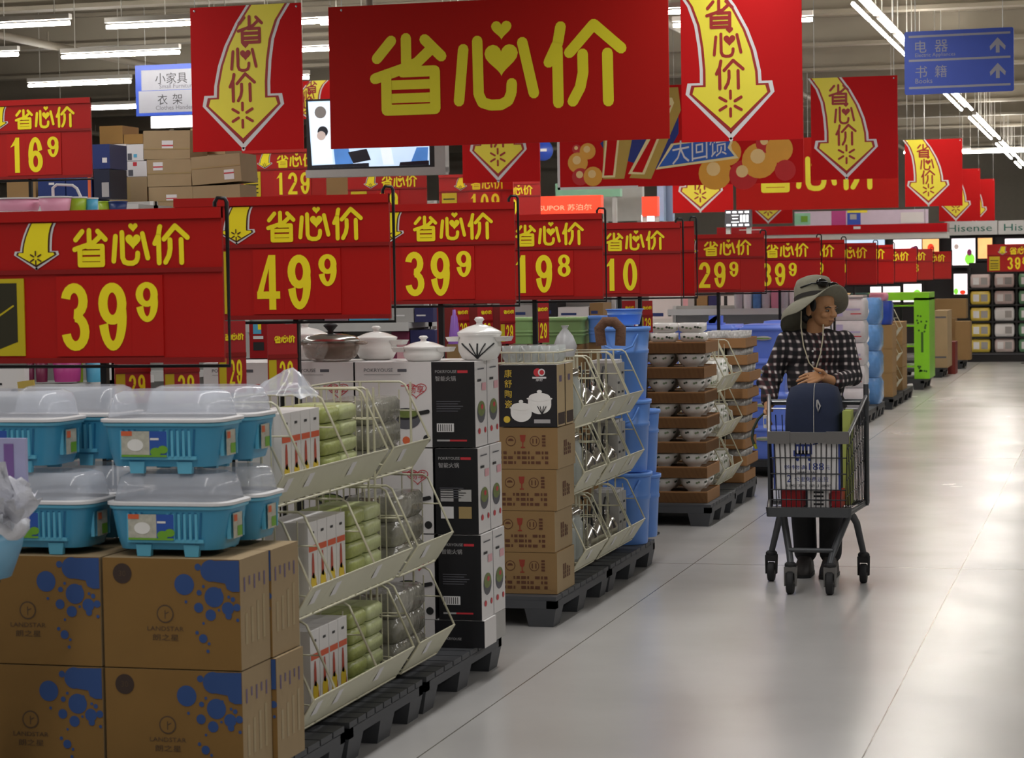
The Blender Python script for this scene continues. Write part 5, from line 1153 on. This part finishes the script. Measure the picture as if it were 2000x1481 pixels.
# hanging direction signs
SBLU = mat('direction_blue', '2A4BB0', .4); SWH = mat('direction_white', '94959E', .45)
def hang(b, w_, h, z): 
    for q in (.1, .9): b.tube([(w_*q, .01, h), (w_*q, .01, ZC-z)], .004, CORD, 4)
x, w_, z, h = bpx(1767, 58, 1981, 182, 20)
t = thing('direction_sign', 'blue hanging direction sign with white arrows and two departments, upper right', 'direction sign', (x, 20, z), math.radians(-2.5))
b = MB(); b.loft([[(p[0], yy, p[1]) for p in [(q[0], q[1]) for q in rrect(w_/2, h/2, .02, 0, 4, w_/2, h/2)]] for yy in (.02, 0)], SBLU, True, True, False)
for v in (.90, .52, .09): b.rect(w_*.04, h*v, w_*.97, h*(v+.035), SWH, -.001)
for i, (s1, s2, en, v) in enumerate((('电', '器', 'Electric Appliances', .66), ('书', '籍', 'Books', .26))):
    b.text(s1, w_*.10, h*v, .105, SWH, -.001); b.text(s2, w_*.28, h*v, .105, SWH, -.001); b.text(en, w_*.10, h*(v-.085), .042, SWH, -.001)
    cx = w_*.855; b.rect(cx-.016, h*(v-.05), cx+.016, h*(v+.13), SWH, -.001); b.poly([(cx+u, -.0014, h*(v+.19)-.075+dv) for u, dv in ((0, .075), (-.068, .0), (-.062, -.035), (0, .03), (.062, -.035), (.068, 0))][:1]+[(cx+u, -.0014, h*(v+.19)-.075+dv) for u, dv in ((-.068, 0), (-.062, -.035), (0, .028))], SWH); b.poly([(cx+u, -.0014, h*(v+.19)-.075+dv) for u, dv in ((0, .075), (0, .028), (.062, -.035), (.068, 0))], SWH)
b.build('panel', t); b = MB(); hang(b, w_, h, z); b.build('hanging_wire', t)
x, w_, z, h = bpx(266, 124, 462, 224, 24)
t = thing('direction_sign', 'white and blue hanging sign for small furniture and hangers, partly behind the left banner', 'direction sign', (x, 24, z))
b = MB(); b.box(0, 0, 0, w_, .02, h, SBLU); b.rect(w_*.06, h*.5, w_*.97, h*.9, SWH, -.001); b.rect(w_*.03, h*.06, w_*.97, h*.49, SWH, -.001)
b.text('小家具', w_*.20, h*.62, .125, INK, -.002); b.text('Small Furniture', w_*.24, h*.53, .05, GRY, -.002); b.text('衣', w_*.22, h*.21, .12, INK, -.002); b.text('架', w_*.37, h*.21, .12, INK, -.002); b.text('Clothes Handers', w_*.20, h*.11, .05, GRY, -.002)
b.build('panel', t); b = MB(); hang(b, w_, h, z); b.build('hanging_wire', t)
LITW = mat('lit_white_panel', 'F2F4F6', .5, emit=2.2, var=.02)
x, w_, z, h = bpx(295, 226, 395, 249, 22)
t = thing('lit_sign_box', 'plain glowing white sign box above the top stock cartons', 'lit sign', (x, 22, z)); b = MB(); b.box(0, 0, 0, w_, .12, h, HOUS, mf=LITW); b.build('box', t); b = MB(); b.tube([(w_*.36, .06, 0), (w_*.30, .06, -.25), (w_*.3, .06, -z)], .025, BEAM, 6); b.build('support_pole', t)
ban(560, 158, 652, 232, 26, 'small red arrow banner peeking out above the hanging screen', 'L')
# hanging television
SCR = mat('screen_sky', 'BFD6F2', .3, emit=.8, sc=3, var=.2); SC2 = mat('screen_white', 'DCE6EE', .3, emit=.8, sc=4, var=.1); SC3 = mat('screen_dark', '1A2230', .3); SC4 = mat('screen_blue', '4A7FC4', .3, emit=.6, var=.3, sc=5); SC5 = mat('screen_face', 'C6B4AC', .3, emit=.5)
x, w_, z, h = bpx(600, 190, 846, 332, 17.5)
t = thing('television', 'hanging television showing an office picture, behind the widest banner', 'television', (x, 17.5, z), math.radians(3))
b = MB(); b.box(0, 0, 0, w_, .05, h, INK); b.box(-.01, -.012, -.05, w_+.09, .1, .012, GRS); b.box(w_, -.01, -.03, w_+.09, .12, h*.7, GRS); b.build('case', t, bevel=.006)
b = MB(); U = lambda px, py: (w_*(px-600)/246, h*(332-py)/142); RP = lambda m, y, *q: b.poly([(u, y, v) for u, v in [U(*p) for p in q]], m)
RP(SCR, -.002, (604, 194), (836, 194), (836, 325), (610, 325)); RP(SC2, -.003, (606, 196), (646, 196), (650, 318), (612, 318)); b.disc(*U(628, 216), .05, GRS, -.004, 14); b.disc(*U(632, 254), .045, SC3, -.005, 14); b.disc(*U(629, 262), .038, SC5, -.006, 14)
RP(SC2, -.0045, (612, 318), (617, 275), (634, 268), (648, 282), (650, 318)); RP(SC4, -.003, (652, 285), (680, 285), (690, 320), (655, 320)); RP(SC3, -.004, (680, 296), (716, 290), (724, 312), (690, 318)); RP(SC2, -.003, (742, 288), (762, 286), (768, 322), (748, 322)); RP(SC4, -.0035, (812, 290), (834, 290), (832, 320), (800, 320)); RP(SC3, -.004, (780, 318), (835, 316), (835, 325), (778, 325)); RP(SC3, -.004, (610, 320), (720, 318), (720, 325), (610, 325))
b.build('screen', t)
b = MB(); b.tube([(w_*.5, .05, h), (w_*.5, .05, ZC-z)], .03, BEAM, 8); b.build('ceiling_pole', t)
# lit fascia signs far back
ORL = mat('orange_lit_sign', 'F0381A', .4, emit=.9, var=.12, sc=2); ORT = mat('orange_sign_letters', 'FF9A78', .4, emit=1.0); MINT = mat('mint_fascia', '8CC8A8', .5); PALE = mat('pale_panel', 'C4C6C4', .6); SKYB = mat('pale_blue_post', '9FBEE2', .5)
def fascia(x0, y0, x1, y1, Y, m, label, name='fascia_sign', txt=None, tm=None, cat='sign', dp=.15, post=True, fr=None):
    x, w_, z, h = bpx(x0, y0, x1, y1, Y); t = thing(name, label, cat, (x, Y, 0))
    b = MB(); b.box(0, 0, z, w_, dp, z+h, m)
    for i, (u0, v0, u1, v1, pm) in enumerate(fr or ()): b.rect(w_*u0, z+h*(1-v1), w_*u1, z+h*(1-v0), pm, -.003-.001*i)
    if txt: b.text(txt[0], w_*txt[1], z+h*txt[2], h*txt[3], tm, -.003, 'L', w_*txt[4] if len(txt) > 4 else None)
    b.build('panel', t)
    if not post and name != 'header_board':
        b = MB()
        for q in (.1, .9): b.tube([(w_*q, dp/2, z+h), (w_*q, dp/2, ZC+.12)], .006, CORD, 4)
        b.build('hanging_wire', t)
    if post:
        b = MB()
        for q in (.1, .9): b.box(w_*q-.03, dp*.3, 0, w_*q+.03, dp*.7, z, PALE)
        b.build('support_post', t)
    return t
fascia(1010, 383, 1174, 419, 30, ORL, 'orange red lit shop sign above the price signs', txt=('SUPOR 苏泊尔', .27, .2, .34, .62), tm=ORT)
fascia(1085, 357, 1211, 385, 32, MINT, 'mint green fascia board under the balloon banner')
fascia(1174, 357, 1255, 432, 33, PALE, 'pale grey panel beside the orange sign', 'partition_panel', cat='panel')
fascia(1254, 384, 1284, 422, 31, ORL, 'small square orange lit sign right of the pale panel')
for i, x0 in enumerate((1284, 1301)): fascia(x0, 352, x0+13, 432, 31.5+i*.2, SKYB, 'pale blue upright sign, %s of two by the orange square' % ['left', 'right'][i], 'upright_sign', cat='sign', fr=[(.2, .05, .8, .1, SBLU)])
fascia(1253, 420, 1284, 432, 31.2, LITW, 'white glare under the square orange sign, made as a short glowing strip', 'glare_strip', cat='lit sign')  # glare below the orange sign, imitated by a glowing box
x, w_, z, h = bpx(1056, 276, 1081, 312, 30)
t = thing('round_sign', 'round blue hanging sign left of the balloon banner', 'sign', (x, 30, z)); b = MB(); b.M = Matrix.Translation((w_*.2, .02, h/2)) @ Matrix.Rotation(PI/2, 4, 'X'); b.lathe([(.0001, 0), (h*.55, 0), (h*.55, .03), (.0001, .03)], SBLU, n=28); b.M = Matrix(); b.rect(w_*.0, h*.45, w_*.5, h*.6, WHT, -.012); b.build('disc', t); b = MB(); b.tube([(w_*.2, .01, h), (w_*.2, .01, ZC-z+.13)], .004, CORD, 4); b.build('hanging_wire', t)
t = fascia(1416, 410, 1466, 444, 30, GRY, 'dark board with glowing white character and dashes, below the balloon banner', 'lit_sign_board', txt=('三', .25, .28, .42, .3), tm=LITW)
b = MB(); x, w_, z, h = bpx(1416, 410, 1466, 444, 30)
for i in range(4):
    for v in (.82, .08): b.rect(w_*(.06+.24*i), z+h*v, w_*(.22+.24*i), z+h*(v+.1), LITW, -.004)
for i in range(3): b.rect(w_*(.60+.12*i), z+h*.3, w_*(.68+.12*i), z+h*.7, LITW, -.004)
b.build('lamps', t)
REDG = mat('red_gloss_fascia', 'B01820', .15)
ca = fascia(1400, 440, 1850, 457, 36, REDG, 'long glossy red canopy fascia with grey lower edge above the far price signs', 'canopy_fascia', dp=.5, post=False, fr=[(.1, .3, .2, .4, WHT), (.6, .2, .63, .5, WHT)])
x, w_, z, h = bpx(1400, 457, 1850, 469, 36); b = MB(); b.box(0, 0.02, z, w_, .5, z+h, PALE); b.build('lower_edge', ca)
fascia(1552, 411, 1812, 440, 37, mat('pale_lilac_board', 'CDBFD2', .5), 'lilac promotional board with coloured blocks above the red canopy', 'promotion_board', post=False, fr=[(.0, .1, .12, .9, MINT), (.28, .0, .39, 1, MAG), (.40, .15, .5, 1, SBLU), (.42, .25, .47, .6, GRS), (.40, 0, .55, .15, YEL2), (.80, .2, .97, .9, WHT), (.05, .3, .1, .7, LG)])
# TV wall
HSG = mat('header_green', '1C6A5C', .4); HEAD = mat('header_grey', 'C9CBCB', .5)
fascia(1845, 432, 1948, 459, 42.8, HEAD, 'grey header board with green lettering over the television wall, left', 'header_board', ('Hisense', .06, .25, .5, .84), HSG, post=False)
fascia(1950, 430, 2060, 457, 42.8, HEAD, 'grey header board with green lettering over the television wall, right', 'header_board', ('Hisense', .1, .25, .5, .84), HSG, post=False)
x, w_, z, h = bpx(1500, 459, 2150, 560, 43.0); b = MB(); b.box(0, .12, 0, w_, .4, z+h, KBOX); b.box(0, .0, z+h, w_, .4, z+h+.06, HEAD); tag(b.build('display_wall', None, (x, 43, 0)), 'long black display wall carrying the televisions at the far end', 'display wall')
SO, SG, SP = mat('screen_orange', 'F4B070', .3, emit=1.1, var=.35, sc=3), mat('screen_green', '7CCB40', .3, emit=1.1, var=.2, sc=4), mat('screen_pale', 'F0E6EA', .3, emit=1.3, var=.12, sc=2)
def tv(x0, y0, x1, y1, m, label, sp=()):
    x, w_, z, h = bpx(x0, y0, x1, y1, 42.9); t = thing('television', label, 'television', (x, 42.9, z), 0, 'televisions on the far display wall')
    b = MB(); b.box(-.012, 0, -.05, w_+.012, .12, h+.03, INK); b.build('case', t); b = MB(); b.rect(0, 0, w_, h, m, -.002)
    for i, (u0, v0, u1, v1, pm) in enumerate(sp): b.disc(w_*(u0+u1)/2, h*(1-(v0+v1)/2), w_*(u1-u0)/2, pm, -.004-.001*i, 12, h*(v1-v0)/2)
    b.build('screen', t)
tv(1745, 468, 1800, 495, SP, 'far television with white and lilac picture, by the last price signs', [(.6, .5, .9, .9, MAG)])
tv(1802, 467, 1834, 498, SO, 'far television with orange picture, by the last price signs', [(.3, .3, .7, .8, ORL)])
tv(1859, 466, 1905, 518, SP, 'far television with pink flower and green leaf picture', [(.55, .55, .98, 1, SG), (.65, .4, .85, .65, MAG), (.1, .2, .3, .4, SC5)])
tv(1910, 465, 1938, 505, SO, 'far television with orange picture, behind the 39 8 sign', ())
tv(1963, 466, 2030, 505, SP, 'far television at the right edge, above the 39 8 sign', ())
tv(1863, 535, 1892, 575, SP, 'lower far television with green and red spots, above the brown cartons', [(.0, .7, .3, 1, SG), (.4, .8, .8, 1, ORL)])
tv(1700, 560, 1760, 590, SP, 'lower far television behind the lime stand, left', ()); tv(1765, 555, 1800, 590, SP, 'lower far television behind the lime stand, right', [(.5, .3, 1, 1, SG)])
x, w_, z, h = bpx(1650, 461, 1728, 480, 42.9); tv(1650, 468, 1728, 500, SCR, 'wide far television with pale blue picture behind the price signs')
# black bedding shelf with pack grid
x0_ = at(1890, 700, 39).x
t = thing('shelf_unit', 'black shelf unit filled with bedding packs at the far right', 'shelf unit', (x0_, 39, 0))
b = MB(); b.box(0, .5, 0, 3.2, .55, 1.68, INK); b.build('back_panel', t)
for z in (.16, .42, .69, .97, 1.255):
    b = MB(); b.box(0, 0, z-.03, 3.2, .5, z, INK); b.build('shelf', t)
for i in range(9):
    b = MB(); b.box(i*.40, .02, .1, i*.40+.035, .5, 1.6, INK); b.build('divider', t)
b = MB(); b.box(0, -.06, 0, 3.2, .5, .12, KBOX); b.box(0, -.07, .12, 3.2, -.02, .14, GRY); b.build('base', t)
BED = [mat('bedding_yellow', 'E8CE58', .3, var=.2, sc=8), mat('bedding_white', 'F4F4F6', .25, var=.08, sc=8), mat('bedding_grey_pink', 'D8C8C6', .3, var=.12, sc=8), mat('bedding_green', '6FA07C', .3, var=.2, sc=8)]
for r, z in enumerate((.16, .42, .69, .97, 1.255)):
    for c in range(8):
        m = [BED[0], BED[1 if r in (1, 2) else 2], BED[3], BED[1]][c % 4]
        if c == 0 and r == 4: m = BED[2]
        b = MB(); softbox(b, .0, .0, .0, .335, .4, .225, m, .03)
        b.rect(.05, .05, .15, .17, BED[1], -.002); b.rect(.18, .05, .29, .17, LGY, -.002)
        tag(b.build('bedding_pack', None, (x0_+.045+c*.40, 39.03, z+.002)), '%s bedding pack on the black shelf, %s shelf up, %s column from the left' % (['yellow', 'white', 'green', 'pale'][c % 4] if not (c % 4 == 1 and r not in (1, 2)) else 'greyish', ORD[r], ORD[c]), 'bedding pack', 'bedding packs on the black shelf')
price_sign(2030, 476, 530, 38.2, ('39', '8'), 'red price sign reading 39 8 over the black bedding shelf', 2005, 0, True, True)
# --- pallets further along
pallet(-2.52, 23.3, 1.0, 1.1, 'grey pallet under the white paper packs right of the shopper', PALM); pallet(-2.52, 24.4, .8, 1.1, 'grey pallet with blue wrapped bags on it', PALM)
WPK = mat('white_wrap_pack', 'C9C8CE', .25, var=.15, sc=12, bump=.3); LIL = mat('print_lilac', 'A8A2C8', .4)
wp = None
for k in range(5):
    for c in range(3):
        L = (-2.90-c*.36+.0, 23.5, .142+k*.235); lab = 'white wrapped paper pack, %s up, %s column from the aisle' % (ORD[k], ORD[c])
        if wp is None:
            b = MB(); softbox(b, 0, 0, 0, .345, .4, .23, WPK, .03); b.rect(.05, .04, .12, .19, LIL, -.002); b.rect(.15, .1, .3, .12, LIL, -.002); b.rect(.2, .06, .31, .07, PRD, -.002); wp = tag(b.build('paper_pack', None, L), lab, 'paper pack', 'white wrapped paper packs')
        else: dup(wp, L, lab)
b = MB(); b.box(-3.62, 23.5, .142+5*.235, -2.57, 23.9, 1.337, mat('clear_cover', 'C4C2C4', .2, bump=.4)); tag(b.build('pack_cover', None), 'clear plastic cover sheet over the white paper packs', 'cover')
BLW = mat('blue_wrap', '5E8FCB', .2, var=.35, sc=16, bump=.6); BLW2 = mat('deep_blue_wrap', '2A48A8', .25, var=.2, sc=12, bump=.5)
bw2 = None
for k in range(4):
    for c in range(1):
        L = (-2.89, 24.55+c*.52, .142+k*.29); lab = 'blue wrapped bag right of the shopper, %s up' % ORD[k]
        if bw2 is None:
            b = MB(); softbox(b, 0, 0, 0, .38, .5, .285, BLW, .08); b.disc(.2, .14, .07, BED[1], -.003, 14); b.disc(.14, .16, .04, LG, -.004, 12); bw2 = tag(b.build('wrapped_bag', None, L), lab, 'bag', 'blue wrapped bags')
        else: dup(bw2, L, lab)
pallet(-2.5, 25.9, 1.3, 1.1, 'dark pallet under the brown cartons with black labels', PALD); pallet(-2.5, 27.25, 1.2, 1.1, 'dark pallet behind the labelled brown cartons', PALD)
for k in range(3):
    b = MB(); b.box(0, 0, 0, .42, .5, .272, CARD); b.rect(-.0, .1, .3, .165, INK, -.002); tag(b.build('labelled_carton', None, (-2.93, 25.95, .142+k*.275), bevel=.005), 'large brown carton with black label, %s on the dark pallet' % ['bottom one', 'middle one', 'top one'][k], 'carton', 'brown cartons with black labels')
    b = MB(); b.box(0, 0, 0, .33, .6, .272, CARD); tag(b.build('plain_carton', None, (-2.86, 27.4, .142+k*.275), bevel=.005), 'plain brown carton behind the labelled ones, %s' % ['bottom one', 'middle one', 'top one'][k], 'carton', 'plain brown cartons on the second dark pallet')
for i in range(3):
    b = MB(); softbox(b, 0, 0, 0, .22, .3, .27, [BLW, BLW2, BLW2][i], .05); tag(b.build('wrapped_bag', None, (-3.22+i*.24, 26.0, .970)), 'blue bag on top of the labelled cartons, %s' % ['leftmost pale one', 'deep blue middle one', 'deep blue right one'][i], 'bag', 'blue bags on the brown cartons')
for i, (dx, m, l) in enumerate(((0, mat('tan_cloth', 'C0A470', .8), 'tan folded cloth'), (.2, mat('dark_green_cloth', '1F4A44', .8), 'dark green cloth'), (.42, PINK, 'pink cloth roll'))):
    b = MB(); softbox(b, 0, 0, 0, .2, .3, .09, m, .04); tag(b.build('folded_cloth', None, (-3.2+dx, 26.0, 1.243)), '%s on top of the blue bags' % l, 'cloth')
b = MB(); b.box(-3.25, 25.97, .142, -2.94, 26.45, .968, CARD); tag(b.build('tall_carton', None), 'tall brown carton left of the labelled cartons, carrying a pale blue bag', 'carton')
wire_rack((-2.5, 0, 0), [26.6, 27.1], [(0, .19), (0, .5), (0, .8)], 'small wire rack of mixed packets between the brown carton stacks', step=.12)
for ti in range(3):
    for i in range(2):
        b = MB(); softbox(b, 0, 0, 0, .2, .2, .2, [BLW, GPK, WPK][(ti+i) % 3], .03); tag(b.build('mixed_packet', None, (-2.82, 26.62+i*.24, [.196, .506, .806][ti])), 'crinkly packet in the far small wire rack, %s tier, %s one' % (TN[ti], ['near', 'far'][i]), 'packet', 'packets in the far wire rack')
LIM = mat('lime_stand', '7FC41E', .4); LIMD = mat('lime_print_dark', '2F5A10', .5)
pallet(-2.5, 30.1, 1.2, 1.2, 'dark pallet under the lime green stand', PALD)
x, w_, z, h = bpx(1786, 582, 1816, 748, 30.2)
t = thing('display_stand', 'tall lime green display stand at the aisle side', 'display stand', (x, 30.2, .142)); b = MB(); b.box(0, 0, 0, w_, .9, z+h-.142, LIM)
random.seed(4)
for i in range(22): u, v = random.uniform(.2, .85), random.choice([random.uniform(.08, .2), random.uniform(.58, .78)]); b.disc(w_*u, (z+h-.142)*v, .014, LIMD, -.002, 8)
b.rect(w_*.45, .35, w_*.6, .62, LIMD, -.002); b.build('side_panel', t)
b = MB(); xx = at(1690, 585, 30.2).x-x; b.box(xx, 0, z+h-.142-.03, w_, .9, z+h-.142+.07, LIM); b.build('top_panel', t); b = MB(); b.box(xx, 0, 0, xx+.1, .9, z+h-.175, LIM); b.build('far_panel', t)
for i in range(4):
    b = MB(); b.box(xx+.1, .05, .15+.27*i, 0, .85, .17+.27*i, LIM); b.build('shelf', t)
pallet(-2.5, 33.4, 1.0, 1.2, 'dark pallet under the tall tan carton beyond the lime stand', PALD)
goods(1825, 607, 1851, 728, 33.5, .9, CARD2, 'tall_carton', 'tall tan carton with grey stripes beyond the lime stand', 'carton', None, [(.1, .1, .9, .13, GRY), (.0, .8, .9, .83, GRY)], zb=.142)
goods(1851, 668, 1866, 735, 34.5, .5, mat('brick_red_carton', '7A2A22', .6), 'red_carton', 'narrow dark red carton beside the tall tan carton', 'carton', zb=.002)
pallet(-2.4, 36.2, 1.2, 1.3, 'dark pallet under the last brown cartons before the black shelf', PALD)
for x0, y0, x1, y1, Y, l in ((1826, 584, 1887, 622, 37.0, 'wide brown carton at the top of the last stack, below the televisions'), (1866, 628, 1895, 712, 36.3, 'tall brown carton at the end of the row, nearest the black shelf'), (1850, 622, 1866, 712, 36.5, 'narrow brown carton left of the last tall carton'), (1822, 622, 1850, 712, 37.0, 'brown carton under the wide top carton')): goods(x0, y0, x1, y1, Y, .45, CARD, 'cardboard_carton', l, 'carton', 'last brown cartons of the row', zb=.142 if y1 > 700 else None)
# --- shelves between the sign posts
gondola(-5.5, -4.25, 13.3, 14.2, [.15, .6, 1.0, 1.325, 1.72], 'white shelf unit of dark boxes behind the lidded pots')
for i, (x0, y0, x1, y1, m, l) in enumerate(((575, 600, 632, 634, KBOX, 'black box on the shelf behind the glass casserole'), (634, 598, 680, 634, mat('mauve_box', '8A6A78', .5), 'mauve box on the shelf behind the pots'), (682, 596, 730, 633, AQUA, 'pale blue box on the shelf behind the pots'), (765, 600, 808, 631, GRS, 'light grey box with dark edge on the shelf behind the third sign post'), (810, 600, 846, 631, mat('indigo_box', '2A2A5C', .5), 'indigo box on the shelf behind the third sign post'))):
    goods(x0, y0, x1, y1, 13.35, .3, m, 'product_box', l, 'product box', 'boxes on the shelf behind the pots', [(.1, .5, .6, .6, WHT)], zb=1.327)
for i, (x0, y0, x1, y1, m, l) in enumerate(((580, 645, 640, 690, KBOX, 'black box low on the shelf, left of the pots'), (765, 648, 800, 688, MARO, 'maroon box low on the shelf behind the low pot'), (802, 645, 850, 688, mat('indigo_box', '2A2A5C', .5), 'indigo box low on the shelf behind the tall pot'))):
    goods(x0, y0, x1, y1, 13.35, .3, m, 'product_box', l, 'product box', 'boxes on the lower shelf behind the pots', [(.3, .3, .8, .7, PPK)], zb=1.002)
goods(488, 630, 526, 700, 11.5, .25, mat('red_dispenser', '9A0F16', .35), 'red_dispenser', 'red stand box with small poster between the first two signs', 'dispenser', None, [(.2, .05, .62, .32, AQUA), (.45, .05, .62, .2, YEL), (.2, .38, .72, .46, WHT), (.2, .55, .75, .78, INK)])
b = MB(); p = at(507, 700, 11.5); b.box(p.x-.09, 11.5, 0, p.x+.09, 11.75, p.z-.001, KBOX); tag(b.build('black_plinth', None), 'black plinth under the red stand box', 'plinth')
x, w_, z, h = bpx(855, 596, 1000, 720, 12.6); b = MB(); b.box(0, 0, 0, w_, .04, z+h, mat('dark_red_panel', '7A1A16', .5)); tag(b.build('end_panel', None, (x, 12.6, 0)), 'dark red end panel behind the tall pot and green bins', 'panel')
def bucket_cone(x0, x1, yt, yb, Y, m, label):
    a, c, e = at(x0, yb, Y), at(x1, yb, Y), at((x0+x1)/2, yt, Y); r = (c.x-a.x)/2; h = e.z-a.z; b = MB(); b.lathe([(r, 0), (r*.95, h*.1), (r*.5, h*.8), (r*.3, h*.85), (r*.22, h), (.0001, h)], m, (a.x+c.x)/2, Y, 0, 14)
    o = b.build('cleaner_bottle', None, (0, 0, a.z)); 
    b2 = MB(); b2.box((a.x+c.x)/2-r, Y-r, 0, (a.x+c.x)/2+r, Y+r, a.z-.001, CARD); tag(b2.build('cardboard_carton', None), 'plain carton pedestal under the %s' % label, 'carton'); return tag(o, label, 'bottle')
bucket_cone(876, 900, 605, 672, 12.3, mat('purple_bottle', '8A58B4', .35), 'purple bottle with pale cap left of the tall pot')
# small angled price cards on thin stems
CARDR = mat('price_card_red', 'A8262A', .35)
def price_flag(px, yt, yb, Y, label, wpx=42, yaw_=.6, base=0.0, strip=True):
    a, c = at(px, yb, Y), at(px, yt, Y); h = c.z-a.z; w_ = wpx/4400*Y
    t = thing('price_card', label, 'price card', (a.x, Y, base), yaw_, 'small red price cards on stems'); z0 = a.z-base
    b = MB(); b.box(0, 0, z0, w_, .006, z0+h, CARDR); b.box(0, -.004, z0+h*.50, w_, 0, z0+h*.56, RDK)
    slogan(b, w_*.22, w_*.92, z0+h*.78, YEL, -.001, 75)
    if strip: b.rect(w_*.02, z0+h*.05, w_*.28, z0+h*.48, STRIP, -.001)
    digit(b, '2', w_*.38, z0+h*.1, w_*.2, h*.36, YEL, -.001); digit(b, '9', w_*.64, z0+h*.1, w_*.2, h*.36, YEL, -.001)
    b.build('card', t)
    b = MB(); b.box(w_*.5-.006, .007, 0.004, w_*.5+.006, .019, z0+h*.6, BLK); b.box(w_*.5-.03, -.01, 0, w_*.5+.03, .04, .006, BLK); b.build('stem', t)
price_flag(226, 668, 790, 7.15, 'small red price card right of the nearest sign post', 82, .85, .142); price_flag(322, 668, 790, 7.2, 'small red price card with shiny yellow strip, second from the nearest post', 82, .85, .142)
price_flag(428, 628, 768, 7.4, 'tall red price card just right of the nearest sign edge', 62, .75, .142); price_flag(525, 634, 768, 7.7, 'tall red price card left of the second sign post', 66, .75, .142)
for i, (px, yt, yb) in enumerate(((888, 596, 662), (934, 596, 662), (978, 592, 672), (1044, 586, 670))): price_flag(px, yt, yb, 12.45, 'small leaning price card behind the tall pot, %s from left' % ORD[i], 34, .75, 0)
for i, (px, yt, yb) in enumerate(((1216, 588, 650), (1250, 588, 650))): price_flag(px, yt, yb, 13.92, 'small leaning price card above the bowl trays, %s' % ['left one', 'right one'][i], 30, .75, 0)
gondola(-4.9, -3.85, 17.0, 17.9, [.15, .6, .95, 1.26, 1.7], 'white shelf unit behind the green bins and bowl trays')
for i, (x0, y0, x1, y1, m, l) in enumerate(((1003, 596, 1042, 622, GRS, 'grey box with small print above the left green bin'), (1090, 600, 1150, 622, WBOX, 'white box with dark print above the right green bin'), (1152, 592, 1178, 622, CARD, 'brown box above the blue lidded bins'), (1060, 590, 1088, 622, KBOX, 'black box above the right green bin'))):
    goods(x0, y0, x1, y1, 17.05, .3, m, 'product_box', l, 'product box', 'boxes on the shelf above the bins', [(.1, .5, .6, .7, NAVYP)], zb=1.262)
gondola(-5.6, -3.68, 23.0, 23.9, [.15, .6, .9, 1.125, 1.75], 'white shelf unit of white goods seen under the 10 and 29 9 signs')
for i, (x0, x1, m, l, pr) in enumerate(((1268, 1330, WBOX, 'white carton with dark blue band under the 10 sign', [(.05, .75, .45, .9, NAVYP), (.6, .75, .7, .9, INK)]), (1332, 1356, GRS, 'pale carton with red mark under the 10 sign', [(.1, .1, .5, .5, PPK)]), (1361, 1382, CARD, 'small brown carton left of the 29 9 sign post', []), (1384, 1400, mat('indigo_box', '2A2A5C', .5), 'indigo carton beside the 29 9 sign post', []), (1408, 1440, WBOX, 'white carton right of the 29 9 sign post', [(.2, .0, .4, .5, INK)]), (1442, 1470, WBOX, 'white carton with dark picture below the 29 9 sign', [(.1, .2, .7, .6, NAVYP)]))):
    goods(x0, 578, x1, 618, 23.05, .3, m, 'product_box', l, 'product box', 'cartons on the white goods shelf', pr, zb=1.127)
for i in range(7):
    b = MB(); softbox(b, 0, 0, 0, .076, .14, .16, [WPK, BED[1], BLW, WPK, PINK, WPK, BED[1]][i], .03); p = at(1474+i*17, 612, 21.3); tag(b.build('soft_pack', None, (-3.75+i*.0+(p.x+3.75), 20.1, 1.27)), 'soft packet heaped behind the blue storage boxes, %s from the left' % ORD[i], 'packet', 'packets behind the blue boxes')
gondola(-3.95, -2.62, 20.05, 20.6, [.15, .55, .95, 1.27], 'low white shelf right behind the shopper and the blue boxes')

# crumpled clear film on the rack top beside the dish racks
b = MB(); b.smooth = True; random.seed(9); g = []
for u in range(9):
    for v in range(7): g.append((.10*(u/8-.5)*2+random.uniform(-.012, .012), .06*(v/6-.5)*2+random.uniform(-.012, .012), .085*(1-((u/8-.5)*2)**2)*(1-((v/6-.5)*2)**2)+random.uniform(0, .028)))
b.add(g, [(u*7+v, u*7+v+1, u*7+v+8, u*7+v+7) for u in range(8) for v in range(6)], CLEAR)
tag(b.build('plastic_film', None, (-2.66, 6.98, 1.219)), 'crumpled clear plastic film on top of the wire rack beside the dish racks', 'film')
